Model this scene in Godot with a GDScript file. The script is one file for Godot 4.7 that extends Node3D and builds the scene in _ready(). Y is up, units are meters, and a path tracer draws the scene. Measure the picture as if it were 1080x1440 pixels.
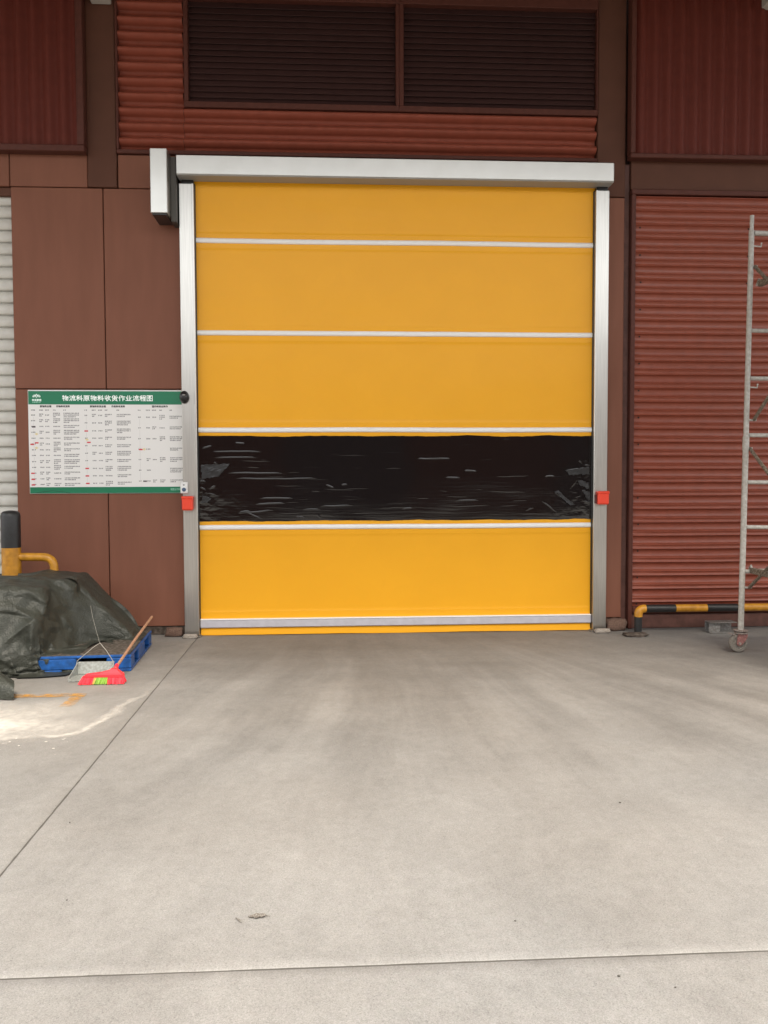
extends Node3D

# ---------- small helpers ----------
var rng := RandomNumberGenerator.new()
var taken := {}
var M := {}


func lin(r: float, g: float, b: float) -> Color:
	return Color(r, g, b).linear_to_srgb()


func v3(x: float, y: float, z: float) -> Vector3:
	return Vector3(x, y, z)


func numbered(parent: Node, called: String) -> String:
	var key := str(parent.get_instance_id()) + called
	var n: int = taken.get(key, 0)
	taken[key] = n + 1
	return called if n == 0 else "%s_%03d" % [called, n]


func tag(o: Node, label := "", category := "", group := "", kind := "") -> Node:
	for p in [["label", label], ["category", category], ["group", group], ["kind", kind]]:
		if p[1] != "":
			o.set_meta(p[0], p[1])
	return o


func thing(called: String, label: String, category: String, at := Vector3.ZERO, group := "") -> Node3D:
	var o := Node3D.new()
	o.name = numbered(self, called)
	add_child(o, true)
	o.position = at
	tag(o, label, category, group)
	return o


func obj(called: String, mesh: Mesh, mat: Material, parent: Node, at := Vector3.ZERO) -> MeshInstance3D:
	var o := MeshInstance3D.new()
	o.name = numbered(parent, called)
	o.mesh = mesh
	o.material_override = mat
	parent.add_child(o, true)
	o.position = at
	return o


func begin() -> SurfaceTool:
	var st := SurfaceTool.new()
	st.begin(Mesh.PRIMITIVE_TRIANGLES)
	st.set_smooth_group(-1)
	return st


func done(st: SurfaceTool) -> ArrayMesh:
	st.generate_normals()
	return st.commit()


func tri(st: SurfaceTool, a: Vector3, b: Vector3, c: Vector3, out: Vector3) -> void:
	if (a - c).cross(a - b).dot(out) < 0.0:
		var t := b
		b = c
		c = t
	st.add_vertex(a)
	st.add_vertex(b)
	st.add_vertex(c)


func quad(st: SurfaceTool, a: Vector3, b: Vector3, c: Vector3, d: Vector3, out: Vector3) -> void:
	tri(st, a, b, c, out)
	tri(st, a, c, d, out)


# a box from lo to hi with chamfered edges, turned by `turn` about its centre
func add_box(st: SurfaceTool, lo: Vector3, hi: Vector3, c := 0.004, turn := Basis.IDENTITY) -> void:
	var mid := (lo + hi) / 2.0
	var h := (hi - lo) / 2.0
	c = minf(c, minf(h.x, minf(h.y, h.z)) * 0.45)
	var p := func(sx: float, sy: float, sz: float, axis: int) -> Vector3:
		var q := Vector3(sx * (h.x - c), sy * (h.y - c), sz * (h.z - c))
		q[axis] += c * [sx, sy, sz][axis]
		return mid + turn * q
	for axis in 3:
		for s in [-1.0, 1.0]:
			var n := Vector3.ZERO
			n[axis] = s
			var k := []
			for uv in [[-1.0, -1.0], [1.0, -1.0], [1.0, 1.0], [-1.0, 1.0]]:
				var t := [0.0, 0.0, 0.0]
				t[axis] = s
				t[(axis + 1) % 3] = uv[0]
				t[(axis + 2) % 3] = uv[1]
				k.append(p.call(t[0], t[1], t[2], axis))
			quad(st, k[0], k[1], k[2], k[3], turn * n)
	for axis in 3:
		var u := (axis + 1) % 3
		var w := (axis + 2) % 3
		for su in [-1.0, 1.0]:
			for sw in [-1.0, 1.0]:
				var n := Vector3.ZERO
				n[u] = su
				n[w] = sw
				var t := [0.0, 0.0, 0.0]
				t[u] = su
				t[w] = sw
				t[axis] = -1.0
				var a: Vector3 = p.call(t[0], t[1], t[2], u)
				var b: Vector3 = p.call(t[0], t[1], t[2], w)
				t[axis] = 1.0
				quad(st, a, b, p.call(t[0], t[1], t[2], w), p.call(t[0], t[1], t[2], u), turn * n)
	for sx in [-1.0, 1.0]:
		for sy in [-1.0, 1.0]:
			for sz in [-1.0, 1.0]:
				tri(st, p.call(sx, sy, sz, 0), p.call(sx, sy, sz, 1), p.call(sx, sy, sz, 2), turn * Vector3(sx, sy, sz))


func box(lo: Vector3, hi: Vector3, c := 0.004, turn := Basis.IDENTITY) -> ArrayMesh:
	var st := begin()
	add_box(st, lo, hi, c, turn)
	return done(st)


# a round tube through the points, smooth along its sides, closed ends
func add_tube(st: SurfaceTool, path: Array, radii, sides := 14) -> void:
	var rings := []
	var side := Vector3.ZERO
	for i in path.size():
		var along: Vector3 = (path[mini(i + 1, path.size() - 1)] - path[maxi(i - 1, 0)]).normalized()
		if side == Vector3.ZERO:
			side = along.cross(Vector3(0.31, 0.2, 0.93)).normalized()
		side = (side - along * side.dot(along)).normalized()
		var up := along.cross(side)
		var r: float = radii[i] if radii is Array else radii
		var ring := []
		for k in sides:
			var a := TAU * k / sides
			ring.append(path[i] + (side * cos(a) + up * sin(a)) * r)
		rings.append(ring)
	st.set_smooth_group(0)
	for i in rings.size() - 1:
		for k in sides:
			var l := (k + 1) % sides
			var out: Vector3 = rings[i][k] + rings[i][l] - path[i] * 2.0
			quad(st, rings[i][k], rings[i][l], rings[i + 1][l], rings[i + 1][k], out)
	st.set_smooth_group(-1)
	for e in [0, rings.size() - 1]:
		var out: Vector3 = (path[0] - path[1]) if e == 0 else (path[e] - path[e - 1])
		for k in sides:
			tri(st, path[e], rings[e][k], rings[e][(k + 1) % sides], out)


func tube(path: Array, radii, sides := 14) -> ArrayMesh:
	var st := begin()
	add_tube(st, path, radii, sides)
	return done(st)


func bend(a: Vector3, corner: Vector3, b: Vector3, r: float, n := 7) -> Array:
	var p := corner + (a - corner).normalized() * r
	var q := corner + (b - corner).normalized() * r
	var out := []
	for i in n + 1:
		var t := float(i) / n
		out.append(p.lerp(corner, t).lerp(corner.lerp(q, t), t))
	return out


# turns a profile of (radius, height) about `axis` through `at`
func add_lathe(st: SurfaceTool, prof: Array, at: Vector3, axis := Vector3.UP, sides := 24) -> void:
	var x := axis.cross(Vector3(0.3, 0.11, 0.9)).normalized()
	var y := axis.cross(x)
	st.set_smooth_group(-1)
	for i in prof.size() - 1:
		var a: Vector2 = prof[i]
		var b: Vector2 = prof[i + 1]
		for k in sides:
			var t := TAU * k / sides
			var u := TAU * (k + 1) / sides
			var d := x * cos(t) + y * sin(t)
			var e := x * cos(u) + y * sin(u)
			var slope := Vector2(b.y - a.y, a.x - b.x)
			quad(st, at + d * a.x + axis * a.y, at + e * a.x + axis * a.y, at + e * b.x + axis * b.y, at + d * b.x + axis * b.y, (d + e) * 0.5 * slope.x + axis * slope.y)


# a grid of points (rows of equal length) as one smooth sheet facing `out`
func grid_mesh(rows: Array, out: Vector3, uvs := [], flat := false) -> ArrayMesh:
	var ny := rows.size()
	var nx: int = rows[0].size()
	var pos := PackedVector3Array()
	var uv := PackedVector2Array()
	var idx := PackedInt32Array()
	for j in ny:
		pos.append_array(PackedVector3Array(rows[j]))
		if uvs.size():
			uv.append_array(PackedVector2Array(uvs[j]))
	var a := pos[0]
	var flip := (a - pos[nx]).cross(a - pos[1]).dot(out) < 0.0
	for j in ny - 1:
		for i in nx - 1:
			var k := j * nx + i
			if flip:
				idx.append_array([k, k + nx, k + 1, k + 1, k + nx, k + nx + 1])
			else:
				idx.append_array([k, k + 1, k + nx, k + 1, k + nx + 1, k + nx])
	var arr := []
	arr.resize(Mesh.ARRAY_MAX)
	arr[Mesh.ARRAY_VERTEX] = pos
	if uvs.size():
		arr[Mesh.ARRAY_TEX_UV] = uv
	arr[Mesh.ARRAY_INDEX] = idx
	var m := ArrayMesh.new()
	m.add_surface_from_arrays(Mesh.PRIMITIVE_TRIANGLES, arr)
	var st := SurfaceTool.new()
	st.create_from(m, 0)
	if flat:
		st.deindex()
		st.generate_normals()
	else:
		st.generate_normals()
	return st.commit()


# ---------- materials ----------
func noise(freq: float, octaves := 4, salt := 1, kind := FastNoiseLite.TYPE_SIMPLEX_SMOOTH) -> FastNoiseLite:
	var n := FastNoiseLite.new()
	n.noise_type = kind
	n.frequency = freq
	n.fractal_octaves = octaves
	n.seed = salt
	return n


func noise_tex(freq: float, octaves: int, salt: int, lo: Color, hi: Color, size := 512, as_normal := 0.0) -> NoiseTexture2D:
	var t := NoiseTexture2D.new()
	t.width = size
	t.height = size
	t.seamless = true
	t.noise = noise(freq, octaves, salt)
	if as_normal > 0.0:
		t.as_normal_map = true
		t.bump_strength = as_normal
	else:
		var g := Gradient.new()
		g.set_color(0, lo)
		g.set_color(1, hi)
		t.color_ramp = g
	return t


func paint(color: Color, rough: float, metal := 0.0, tex: Texture2D = null, scale := 1.0, bump: Texture2D = null, bump_amount := 0.3) -> StandardMaterial3D:
	var m := StandardMaterial3D.new()
	m.albedo_color = color
	m.roughness = rough
	m.metallic = metal
	if tex or bump:
		m.uv1_triplanar = true
		m.uv1_world_triplanar = true
		m.uv1_scale = Vector3.ONE * scale
	if tex:
		m.albedo_texture = tex
	if bump:
		m.normal_enabled = true
		m.normal_texture = bump
		m.normal_scale = bump_amount
	return m


func make_materials() -> void:
	var mottle := noise_tex(0.012, 5, 3, Color(0.93, 0.925, 0.92), Color(1, 1, 1))
	var streaky := noise_tex(0.02, 5, 8, Color(0.90, 0.895, 0.89), Color(1, 1, 1))
	var dirty := noise_tex(0.03, 5, 14, Color(0.35, 0.3, 0.25), Color(1, 1, 1))
	var grime := noise_tex(0.018, 5, 21, Color(0.72, 0.69, 0.66), Color(1, 1, 1))
	var ripple := noise_tex(0.01, 3, 5, Color.BLACK, Color.WHITE, 512, 2.0)
	var grain := noise_tex(0.12, 3, 6, Color.BLACK, Color.WHITE, 512, 4.0)
	M.panel = paint(lin(0.215, 0.088, 0.056), 0.55, 0.0, mottle, 0.55, ripple, 0.08)
	M.panel.uv1_scale = Vector3(0.9, 0.16, 0.9)
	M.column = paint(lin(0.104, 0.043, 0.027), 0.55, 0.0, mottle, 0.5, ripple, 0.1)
	M.trim = paint(lin(0.095, 0.032, 0.023), 0.45, 0.0, streaky, 1.2)
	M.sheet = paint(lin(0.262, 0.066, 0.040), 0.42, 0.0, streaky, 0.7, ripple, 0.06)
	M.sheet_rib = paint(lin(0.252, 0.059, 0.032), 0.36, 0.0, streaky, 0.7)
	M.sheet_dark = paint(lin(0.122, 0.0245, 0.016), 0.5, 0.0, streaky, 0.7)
	M.louvre = paint(lin(0.050, 0.023, 0.021), 0.55, 0.0, mottle, 1.0)
	for q in [M.panel, M.sheet, M.sheet_dark, M.trim, M.louvre, M.column]:
		q.metallic_specular = 0.3
	M.dark = paint(lin(0.012, 0.010, 0.009), 0.8)
	M.backing = paint(lin(0.06, 0.035, 0.028), 0.8)
	M.shutter = paint(lin(0.60, 0.585, 0.54), 0.42, 0.0, streaky, 0.8)
	M.steel = paint(lin(0.55, 0.535, 0.505), 0.30, 1.0, noise_tex(0.02, 4, 31, Color(0.92, 0.92, 0.92), Color(1, 1, 1)), 0.8, ripple, 0.04)
	M.steel.uv1_scale = Vector3(7.0, 0.2, 7.0)
	M.steel_box = paint(lin(0.60, 0.595, 0.57), 0.34, 1.0, noise_tex(0.015, 4, 33, Color(0.965, 0.963, 0.96), Color(1, 1, 1)), 0.5)
	M.yellow = paint(lin(0.82, 0.385, 0.017), 0.34, 0.0, noise_tex(0.008, 4, 41, Color(0.985, 0.983, 0.98), Color(1, 1, 1)), 0.4, ripple, 0.05)
	M.yellow.metallic_specular = 0.34
	M.strip = paint(lin(0.80, 0.79, 0.78), 0.35)
	M.bar = paint(lin(0.50, 0.49, 0.54), 0.32, 0.0, mottle, 1.5)
	M.film = paint(lin(0.0045, 0.0036, 0.0042), 0.09)
	M.film.metallic_specular = 0.60
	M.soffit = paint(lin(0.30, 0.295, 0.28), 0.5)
	M.flap = paint(lin(0.010, 0.009, 0.010), 0.3)
	M.shaded_side = paint(lin(0.07, 0.064, 0.055), 0.45, 0.3)  # dark grey: shade on the motor box side, put into the colour
	M.red = paint(lin(0.78, 0.055, 0.022), 0.35)
	M.red_dark = paint(lin(0.10, 0.02, 0.015), 0.5)
	M.black = paint(lin(0.012, 0.012, 0.013), 0.32)
	M.white = paint(lin(0.75, 0.75, 0.74), 0.35)
	M.button = paint(lin(0.05, 0.09, 0.16), 0.3)
	M.rail_black = paint(lin(0.018, 0.019, 0.021), 0.42, 0.0, grime, 2.0, grain, 0.25)
	M.rail_yellow = paint(lin(0.62, 0.29, 0.022), 0.42, 0.0, grime, 1.2, grain, 0.2)
	M.pallet = paint(lin(0.010, 0.10, 0.38), 0.45, 0.0, grime, 1.6)
	M.pallet_top = paint(lin(0.19, 0.17, 0.15), 0.75, 0.0, dirty, 1.5)
	M.broom_red = paint(lin(0.80, 0.035, 0.05), 0.4)
	M.bristle = paint(Color.WHITE, 0.6)
	M.bristle.vertex_color_use_as_albedo = true
	M.wood = paint(lin(0.50, 0.28, 0.18), 0.55, 0.0, grime, 3.0)
	M.dustpan = paint(lin(0.36, 0.39, 0.38), 0.35, 0.0, grime, 4.0)
	M.wire = paint(lin(0.36, 0.34, 0.30), 0.4)
	M.scaffold = paint(lin(0.47, 0.46, 0.435), 0.5, 0.0, noise_tex(0.03, 5, 51, Color(0.76, 0.73, 0.70), Color(1, 1, 1)), 1.6, grain, 0.3)
	M.rust = paint(lin(0.33, 0.28, 0.225), 0.75, 0.0, dirty, 2.5, grain, 0.6)
	M.caster = paint(lin(0.50, 0.44, 0.42), 0.6, 0.0, dirty, 5.0, grain, 0.5)
	M.caster_red = paint(lin(0.52, 0.24, 0.23), 0.6, 0.0, dirty, 5.0)
	M.rubber = paint(lin(0.36, 0.345, 0.32), 0.75, 0.0, dirty, 7.0, grain, 0.5)
	M.galv = paint(lin(0.30, 0.295, 0.29), 0.45, 0.4, grime, 4.0)
	M.rubble = paint(lin(0.30, 0.19, 0.15), 0.9, 0.0, dirty, 6.0, grain, 0.8)
	M.pale_rubble = paint(lin(0.42, 0.38, 0.34), 0.9, 0.0, grime, 6.0, grain, 0.8)
	M.canopy = paint(lin(0.45, 0.41, 0.36), 0.6, 0.0, mottle, 0.5)
	M.skirting = paint(lin(0.16, 0.13, 0.11), 0.85, 0.0, dirty, 1.0)
	M.leaf = paint(lin(0.40, 0.38, 0.35), 0.8, 0.0, dirty, 9.0)
	M.speck = paint(lin(0.07, 0.062, 0.052), 0.85)
	M.kerb_panel = paint(lin(0.135, 0.055, 0.042), 0.6, 0.0, grime, 0.8)
	var t := paint(lin(0.052, 0.055, 0.046), 0.46, 0.0, noise_tex(0.02, 5, 61, Color(0.75, 0.75, 0.74), Color(1, 1, 1)), 0.8, noise_tex(0.16, 2, 62, Color.BLACK, Color.WHITE, 512, 6.0), 0.35)
	t.metallic_specular = 0.38
	M.tarp = t


func value_noise_texture(size: int, salt: int, contrast: float) -> ImageTexture:
	# sand-like grain: fine speckle with a few dark and light grains
	var r := RandomNumberGenerator.new()
	r.seed = salt
	var data := PackedByteArray()
	data.resize(size * size * 3)
	var soft := noise(0.03, 3, salt)
	for y in size:
		for x in size:
			var v := 0.90 + r.randfn(0.0, 0.045) * contrast + soft.get_noise_2d(x, y) * 0.03
			var q := r.randf()
			if q < 0.018:
				v -= r.randf() * 0.20 * contrast
			elif q > 0.985:
				v += r.randf() * 0.12 * contrast
			var k := (y * size + x) * 3
			data[k] = clampi(int(v * 255.0), 0, 255)
			data[k + 1] = clampi(int(v * 254.0), 0, 255)
			data[k + 2] = clampi(int(v * 251.0), 0, 255)
	return ImageTexture.create_from_image(Image.create_from_data(size, size, false, Image.FORMAT_RGB8, data))


const GX0 := -9.3
const GZ0 := -0.2
const GSPAN := 16.0


func ground_texture() -> ImageTexture:
	var n := 1280
	var cloud := noise(0.42, 4, 11)
	var blot := noise(1.9, 4, 12)
	var streak := noise(0.55, 4, 13)
	var wipe := noise(0.8, 3, 15)
	var data := PackedByteArray()
	data.resize(n * n * 3)
	for j in n:
		var z := GZ0 + GSPAN * (j + 0.5) / n
		for i in n:
			var x := GX0 + GSPAN * (i + 0.5) / n
			# tyre and sweeping trails fan out of the doorway
			var dx := x - 0.35
			var dzz := z + 2.6
			var ang := atan2(dx, dzz) + 0.05 * cloud.get_noise_2d(x * 0.5, z * 0.5)
			var rad := sqrt(dx * dx + dzz * dzz)
			var s := streak.get_noise_2d(ang * 15.0, rad * 0.42) + 0.6 * streak.get_noise_2d(ang * 44.0 + 50.0, rad * 0.6)
			var h := wipe.get_noise_2d(x * 0.55, z * 3.2)
			var v := 0.592 + cloud.get_noise_2d(x, z) * 0.034 + blot.get_noise_2d(x, z) * 0.018
			v += wipe.get_noise_2d(x * 7.0, z * 7.0) * 0.012 + wipe.get_noise_2d(ang * 160.0, rad * 2.2 + 30.0) * 0.012
			var lane := smoothstep(-3.0, 0.0, x) * (1.0 - 0.55 * smoothstep(3.0, 7.0, z))
			v += s * 0.023 * lane
			v += h * 0.026 * (1.0 - smoothstep(1.2, 4.6, z))
			# darker towards the doorway, thinning out along the trails
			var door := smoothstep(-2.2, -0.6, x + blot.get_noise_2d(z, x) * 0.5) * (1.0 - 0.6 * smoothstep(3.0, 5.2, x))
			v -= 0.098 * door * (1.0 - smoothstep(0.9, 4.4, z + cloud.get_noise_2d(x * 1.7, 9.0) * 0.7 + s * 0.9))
			v -= 0.05 * maxf(0.0, blot.get_noise_2d(x * 0.55 + 40.0, z * 0.55) - 0.28)
			v -= 0.10 * maxf(0.0, blot.get_noise_2d(x * 1.3 - 70.0, z * 1.3) - 0.52)
			var warm := cloud.get_noise_2d(x + 60.0, z) * 0.006
			var k := (j * n + i) * 3
			data[k] = clampi(int((v + 0.006 + warm) * 255.0), 0, 255)
			data[k + 1] = clampi(int((v - 0.006) * 255.0), 0, 255)
			data[k + 2] = clampi(int((v - 0.017 - warm) * 255.0), 0, 255)
	return ImageTexture.create_from_image(Image.create_from_data(n, n, false, Image.FORMAT_RGB8, data))


# ---------- the printed board ----------
const GLYPH := {
	"wu": "12,10,8,35|8,28,44,28|26,5,26,95|5,62,46,50|60,5,48,40|54,28,95,28|95,28,88,90|88,90,76,86|72,28,50,76|86,28,60,92",
	"liu": "12,12,22,22|8,38,18,46|8,92,24,62|66,2,70,12|34,18,98,18|60,18,42,42|42,42,88,40|78,28,90,44|44,52,36,94|64,52,64,92|84,52,84,88|84,88,98,88|98,88,98,78",
	"ke": "40,6,10,18|4,34,48,34|27,12,27,96|27,36,6,72|27,36,46,62|58,16,68,28|54,40,66,50|50,70,98,60|82,4,82,96",
	"yuan": "10,10,96,10|14,10,14,60|14,60,4,96|58,12,50,26|32,26,84,26|32,26,32,60|84,26,84,60|32,43,84,43|32,60,84,60|58,60,58,94|58,94,46,90|40,68,26,90|74,68,92,90",
	"liao": "8,12,16,30|44,10,36,30|2,42,50,42|26,4,26,96|26,44,4,78|26,44,48,70|58,16,68,28|54,40,66,50|50,70,98,60|82,4,82,96",
	"shou": "12,14,12,66|12,66,44,56|36,4,36,96|66,4,50,46|60,26,98,26|86,26,48,96|58,40,98,94",
	"huo": "30,4,8,36|22,22,22,50|46,6,46,40|46,40,92,40|92,40,92,30|84,10,46,28|22,54,80,54|22,54,22,82|80,54,80,82|50,60,50,74|50,74,14,98|58,80,90,98",
	"zuo": "30,4,6,50|20,30,20,96|56,4,40,44|50,24,98,24|68,24,68,96|68,46,94,46|68,68,94,68",
	"ye": "36,8,36,88|64,8,64,88|10,28,24,66|90,28,76,66|4,90,96,90",
	"cheng": "40,6,10,18|4,34,48,34|27,12,27,96|27,36,6,72|27,36,46,62|58,8,92,8|58,8,58,36|92,8,92,36|58,36,92,36|54,50,96,50|56,70,94,70|48,94,98,94|75,50,75,94",
	"tu": "8,6,92,6|8,6,8,96|92,6,92,96|8,94,92,94|44,14,24,38|40,22,70,22|70,22,24,62|38,30,78,60|46,58,58,66|40,74,60,84",
}


func line(im: Image, a: Vector2, b: Vector2, w: float, c: Color) -> void:
	var lo := a.min(b) - Vector2(w, w)
	var hi := a.max(b) + Vector2(w, w)
	for y in range(maxi(0, int(lo.y)), mini(im.get_height(), int(hi.y) + 1)):
		for x in range(maxi(0, int(lo.x)), mini(im.get_width(), int(hi.x) + 1)):
			var p := Vector2(x + 0.5, y + 0.5)
			var d := p.distance_to(Geometry2D.get_closest_point_to_segment(p, a, b))
			var k := clampf(w / 2.0 + 0.5 - d, 0.0, 1.0) * c.a
			if k > 0.0:
				im.set_pixel(x, y, im.get_pixel(x, y).lerp(Color(c.r, c.g, c.b), k))


func glyph(im: Image, key: String, at: Vector2, size: Vector2, w: float, c: Color) -> void:
	for s in GLYPH[key].split("|"):
		var n: PackedStringArray = s.split(",")
		line(im, at + Vector2(float(n[0]), float(n[1])) / 100.0 * size, at + Vector2(float(n[2]), float(n[3])) / 100.0 * size, w, c)


func fill_poly(im: Image, pts: PackedVector2Array, c: Color) -> void:
	var lo := pts[0]
	var hi := pts[0]
	for p in pts:
		lo = lo.min(p)
		hi = hi.max(p)
	for y in range(int(lo.y), int(hi.y) + 1):
		for x in range(int(lo.x), int(hi.x) + 1):
			if Geometry2D.is_point_in_polygon(Vector2(x + 0.5, y + 0.5), pts):
				im.set_pixel(x, y, c)


func small_text(im: Image, r: RandomNumberGenerator, x: float, y: float, chars: int, c: Color, size := 9.0) -> void:
	# body print far too small in the photograph to be read: clusters of short strokes, one per character
	for k in chars:
		var px := x + k * (size + 1.2)
		if px + size > im.get_width() - 2:
			return
		for s in 3:
			im.fill_rect(Rect2i(int(px + r.randf() * size * 0.25), int(y + size * (0.08 + 0.32 * s)), int(size * r.randf_range(0.45, 0.9)), 2), c)
		for s in 2:
			im.fill_rect(Rect2i(int(px + r.randf() * size * 0.8), int(y + r.randf() * size * 0.3), 2, int(size * r.randf_range(0.5, 0.8))), c)


func board_texture() -> ImageTexture:
	var w := 1024
	var h := 692
	var im := Image.create(w, h, false, Image.FORMAT_RGB8)
	var green := Color(0.035, 0.45, 0.31)
	var r := RandomNumberGenerator.new()
	r.seed = 77
	im.fill(Color(0.885, 0.875, 0.87))
	# a board coordinate in the enlargement it was measured in: 78..942 across, 72..655 down
	var s := w / 864.0
	var sy := h / 583.0
	var at := func(x: float, y: float) -> Vector2: return Vector2((x - 78.0) * s, (y - 72.0) * sy)
	im.fill_rect(Rect2i(0, 0, w, int(76 * sy)), green)
	im.fill_rect(Rect2i(0, int(548 * sy), w, h), green)
	# white under-edge of the sheet showing as a thin curl along the footer
	var title := ["wu", "liu", "ke", "yuan", "wu", "liao", "shou", "huo", "zuo", "ye", "liu", "cheng", "tu"]
	for k in title.size():
		glyph(im, title[k], at.call(266.0 + k * 39.3, 95.0), Vector2(35.5 * s, 33.0 * sy), 5.2, Color(0.97, 0.98, 0.97))
	# emblem: three peaked leaves above a row of bold characters and a thin line of print
	var white := Color(0.94, 0.97, 0.95)
	var c: Vector2 = at.call(124.0, 101.0)
	fill_poly(im, PackedVector2Array([c + Vector2(0, -17), c + Vector2(12, -3), c + Vector2(0, 13), c + Vector2(-12, -3)]), white)
	fill_poly(im, PackedVector2Array([c + Vector2(-10, -11), c + Vector2(-14, 8), c + Vector2(-27, 6), c + Vector2(-25, -2), c + Vector2(-18, -9)]), white)
	fill_poly(im, PackedVector2Array([c + Vector2(10, -11), c + Vector2(14, 8), c + Vector2(27, 6), c + Vector2(25, -2), c + Vector2(18, -9)]), white)
	line(im, c + Vector2(0, -8), c + Vector2(0, 5), 4.0, green)
	line(im, c + Vector2(-22, 2), c + Vector2(-15, -6), 2.5, green)
	line(im, c + Vector2(22, 2), c + Vector2(15, -6), 2.5, green)
	for k in 4:
		glyph(im, ["ke", "huo", "yuan", "cheng"][k], at.call(99.0 + k * 13.0, 117.0), Vector2(12.0 * s, 12.5 * sy), 2.6, white)
	small_text(im, r, at.call(100.0, 133.0).x, at.call(100.0, 133.0).y, 9, Color(0.7, 0.85, 0.78), 5.0)
	# headings of the three tables
	var ink := Color(0.16, 0.15, 0.15)
	var heads := [[142, ["yuan", "wu", "liao", "ye", "cheng"]], [232, ["zuo", "wu", "liao", "shou", "huo", "liao"]], [420, ["yuan", "wu", "liao", "shou", "huo", "ye", "cheng"]], [540, ["zuo", "huo", "liao", "shou", "huo", "liao"]], [768, ["tu", "zuo", "ke", "huo", "ye", "liao", "zuo"]]]
	for hd in heads:
		for k in hd[1].size():
			glyph(im, hd[1][k], at.call(hd[0] + k * 12.8, 153.0), Vector2(11.5 * s, 11.5 * sy), 2.3, ink)
	var soft := Color(0.36, 0.35, 0.36)
	var tables := [
		[[105, 3], [150, 3], [183, 3], [236, 5], [320, 11], [182, 210, 242, 275, 308, 342, 375, 408, 440, 475, 508, 541, 574, 606]],
		[[398, 2], [443, 3], [478, 3], [524, 5], [612, 10], [182, 212, 255, 300, 342, 385, 428, 470, 515, 557, 600]],
		[[697, 2], [746, 3], [781, 3], [826, 4], [905, 9], [182, 222, 283, 345, 405, 465, 526, 588]],
	]
	for ti in 3:
		var tb: Array = tables[ti]
		for row in tb[5].size():
			var y: float = tb[5][row]
			for col in 5:
				if ti == 2 and row in [4, 5, 6] and col in [2, 3] and row != 5:
					continue
				var full: int = tb[col][1]
				var lines := 1
				if row > 0 and col == 4:
					lines = r.randi_range(2, 3)
				elif row > 0 and col == 3:
					lines = r.randi_range(1, 3)
				elif row > 0 and col > 0 and r.randf() < 0.25:
					lines = 2
				for l in lines:
					var chars: int = full if l < lines - 1 or lines == 1 else maxi(2, int(full * r.randf_range(0.35, 1.0)))
					if row == 0:
						chars = 2 if col == 4 or col == 3 else full
					var x: float = tb[col][0] - full * 4.35
					small_text(im, r, at.call(x, 0.0).x, at.call(0.0, y - lines * 5.0 + l * 10.0).y, chars, soft, 8.2)
			# the flow chart at the left of each table
			var p: Vector2 = at.call(tb[0][0], y)
			if row > 0 and row < tb[5].size() - 1:
				line(im, p + Vector2(0, 10), at.call(tb[0][0], tb[5][row + 1]) - Vector2(0, 10), 1.2, Color(0.72, 0.71, 0.7))
	for red in [[95, 376], [121, 367], [96, 541], [97, 575], [97, 607], [397, 300], [411, 365], [399, 514], [399, 557], [401, 600], [701, 406]]:
		var p: Vector2 = at.call(red[0], red[1])
		im.fill_rect(Rect2i(int(p.x - 12), int(p.y - 5), 24, 9), Color(0.78, 0.16, 0.20))
	for dk in [[105, 276], [722, 588]]:
		var p: Vector2 = at.call(dk[0], dk[1])
		im.fill_rect(Rect2i(int(p.x - 12), int(p.y - 5), 24, 9), Color(0.22, 0.16, 0.17))
	for yl in [[120, 316], [400, 348], [720, 404], [118, 395]]:
		var p: Vector2 = at.call(yl[0], yl[1])
		fill_poly(im, PackedVector2Array([p + Vector2(0, -9), p + Vector2(13, 0), p + Vector2(0, 9), p + Vector2(-13, 0)]), Color(0.86, 0.80, 0.62))
	for k in 7:
		glyph(im, ["cheng", "tu", "ye", "zuo", "ke", "yuan", "liu"][k], at.call(866.0 + k * 11.0, 628.0), Vector2(10.0 * s, 13.0 * sy), 1.6, Color(0.62, 0.78, 0.70))
	# a dark curl of print in the footer
	line(im, at.call(110.0, 652.0), at.call(200.0, 640.0), 3.0, Color(0.03, 0.25, 0.18))
	line(im, at.call(200.0, 640.0), at.call(300.0, 652.0), 3.0, Color(0.03, 0.25, 0.18))
	return ImageTexture.create_from_image(im)


# ---------- wall pieces ----------
# ribbed sheet from lower left (0,0,0): w x h, ribs along x when across, else along y
func ribbed(w: float, h: float, pitch: float, prof: Array, across: bool, smooth: bool, salt: int) -> ArrayMesh:
	var length := w if across else h
	var span := h if across else w
	var wob := noise(0.9, 3, salt)
	var stops := []
	var k := 0
	while k * pitch < span:
		for q in prof:
			var t: float = k * pitch + q.x * pitch
			if t < span:
				stops.append(Vector2(t, q.y))
		k += 1
	stops.append(Vector2(span, prof[0].y))
	var segs := maxi(4, int(length / 0.25))
	var rows := []
	for q in stops:
		var row := []
		for i in segs + 1:
			var l := length * i / segs
			var z: float = q.y + wob.get_noise_2d(l * 1.1, q.x * 2.0) * 0.0035
			var shift := wob.get_noise_2d(l * 0.7 + 30.0, q.x) * 0.003
			row.append(Vector3(l, q.x + shift, z) if across else Vector3(q.x + shift, l, z))
		rows.append(row)
	return grid_mesh(rows, Vector3.BACK, [], not smooth)


func sine_profile(depth: float) -> Array:
	var out := []
	for i in 12:
		out.append(Vector2(i / 12.0, depth * (0.5 - 0.5 * cos(TAU * i / 12.0))))
	return out


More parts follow.
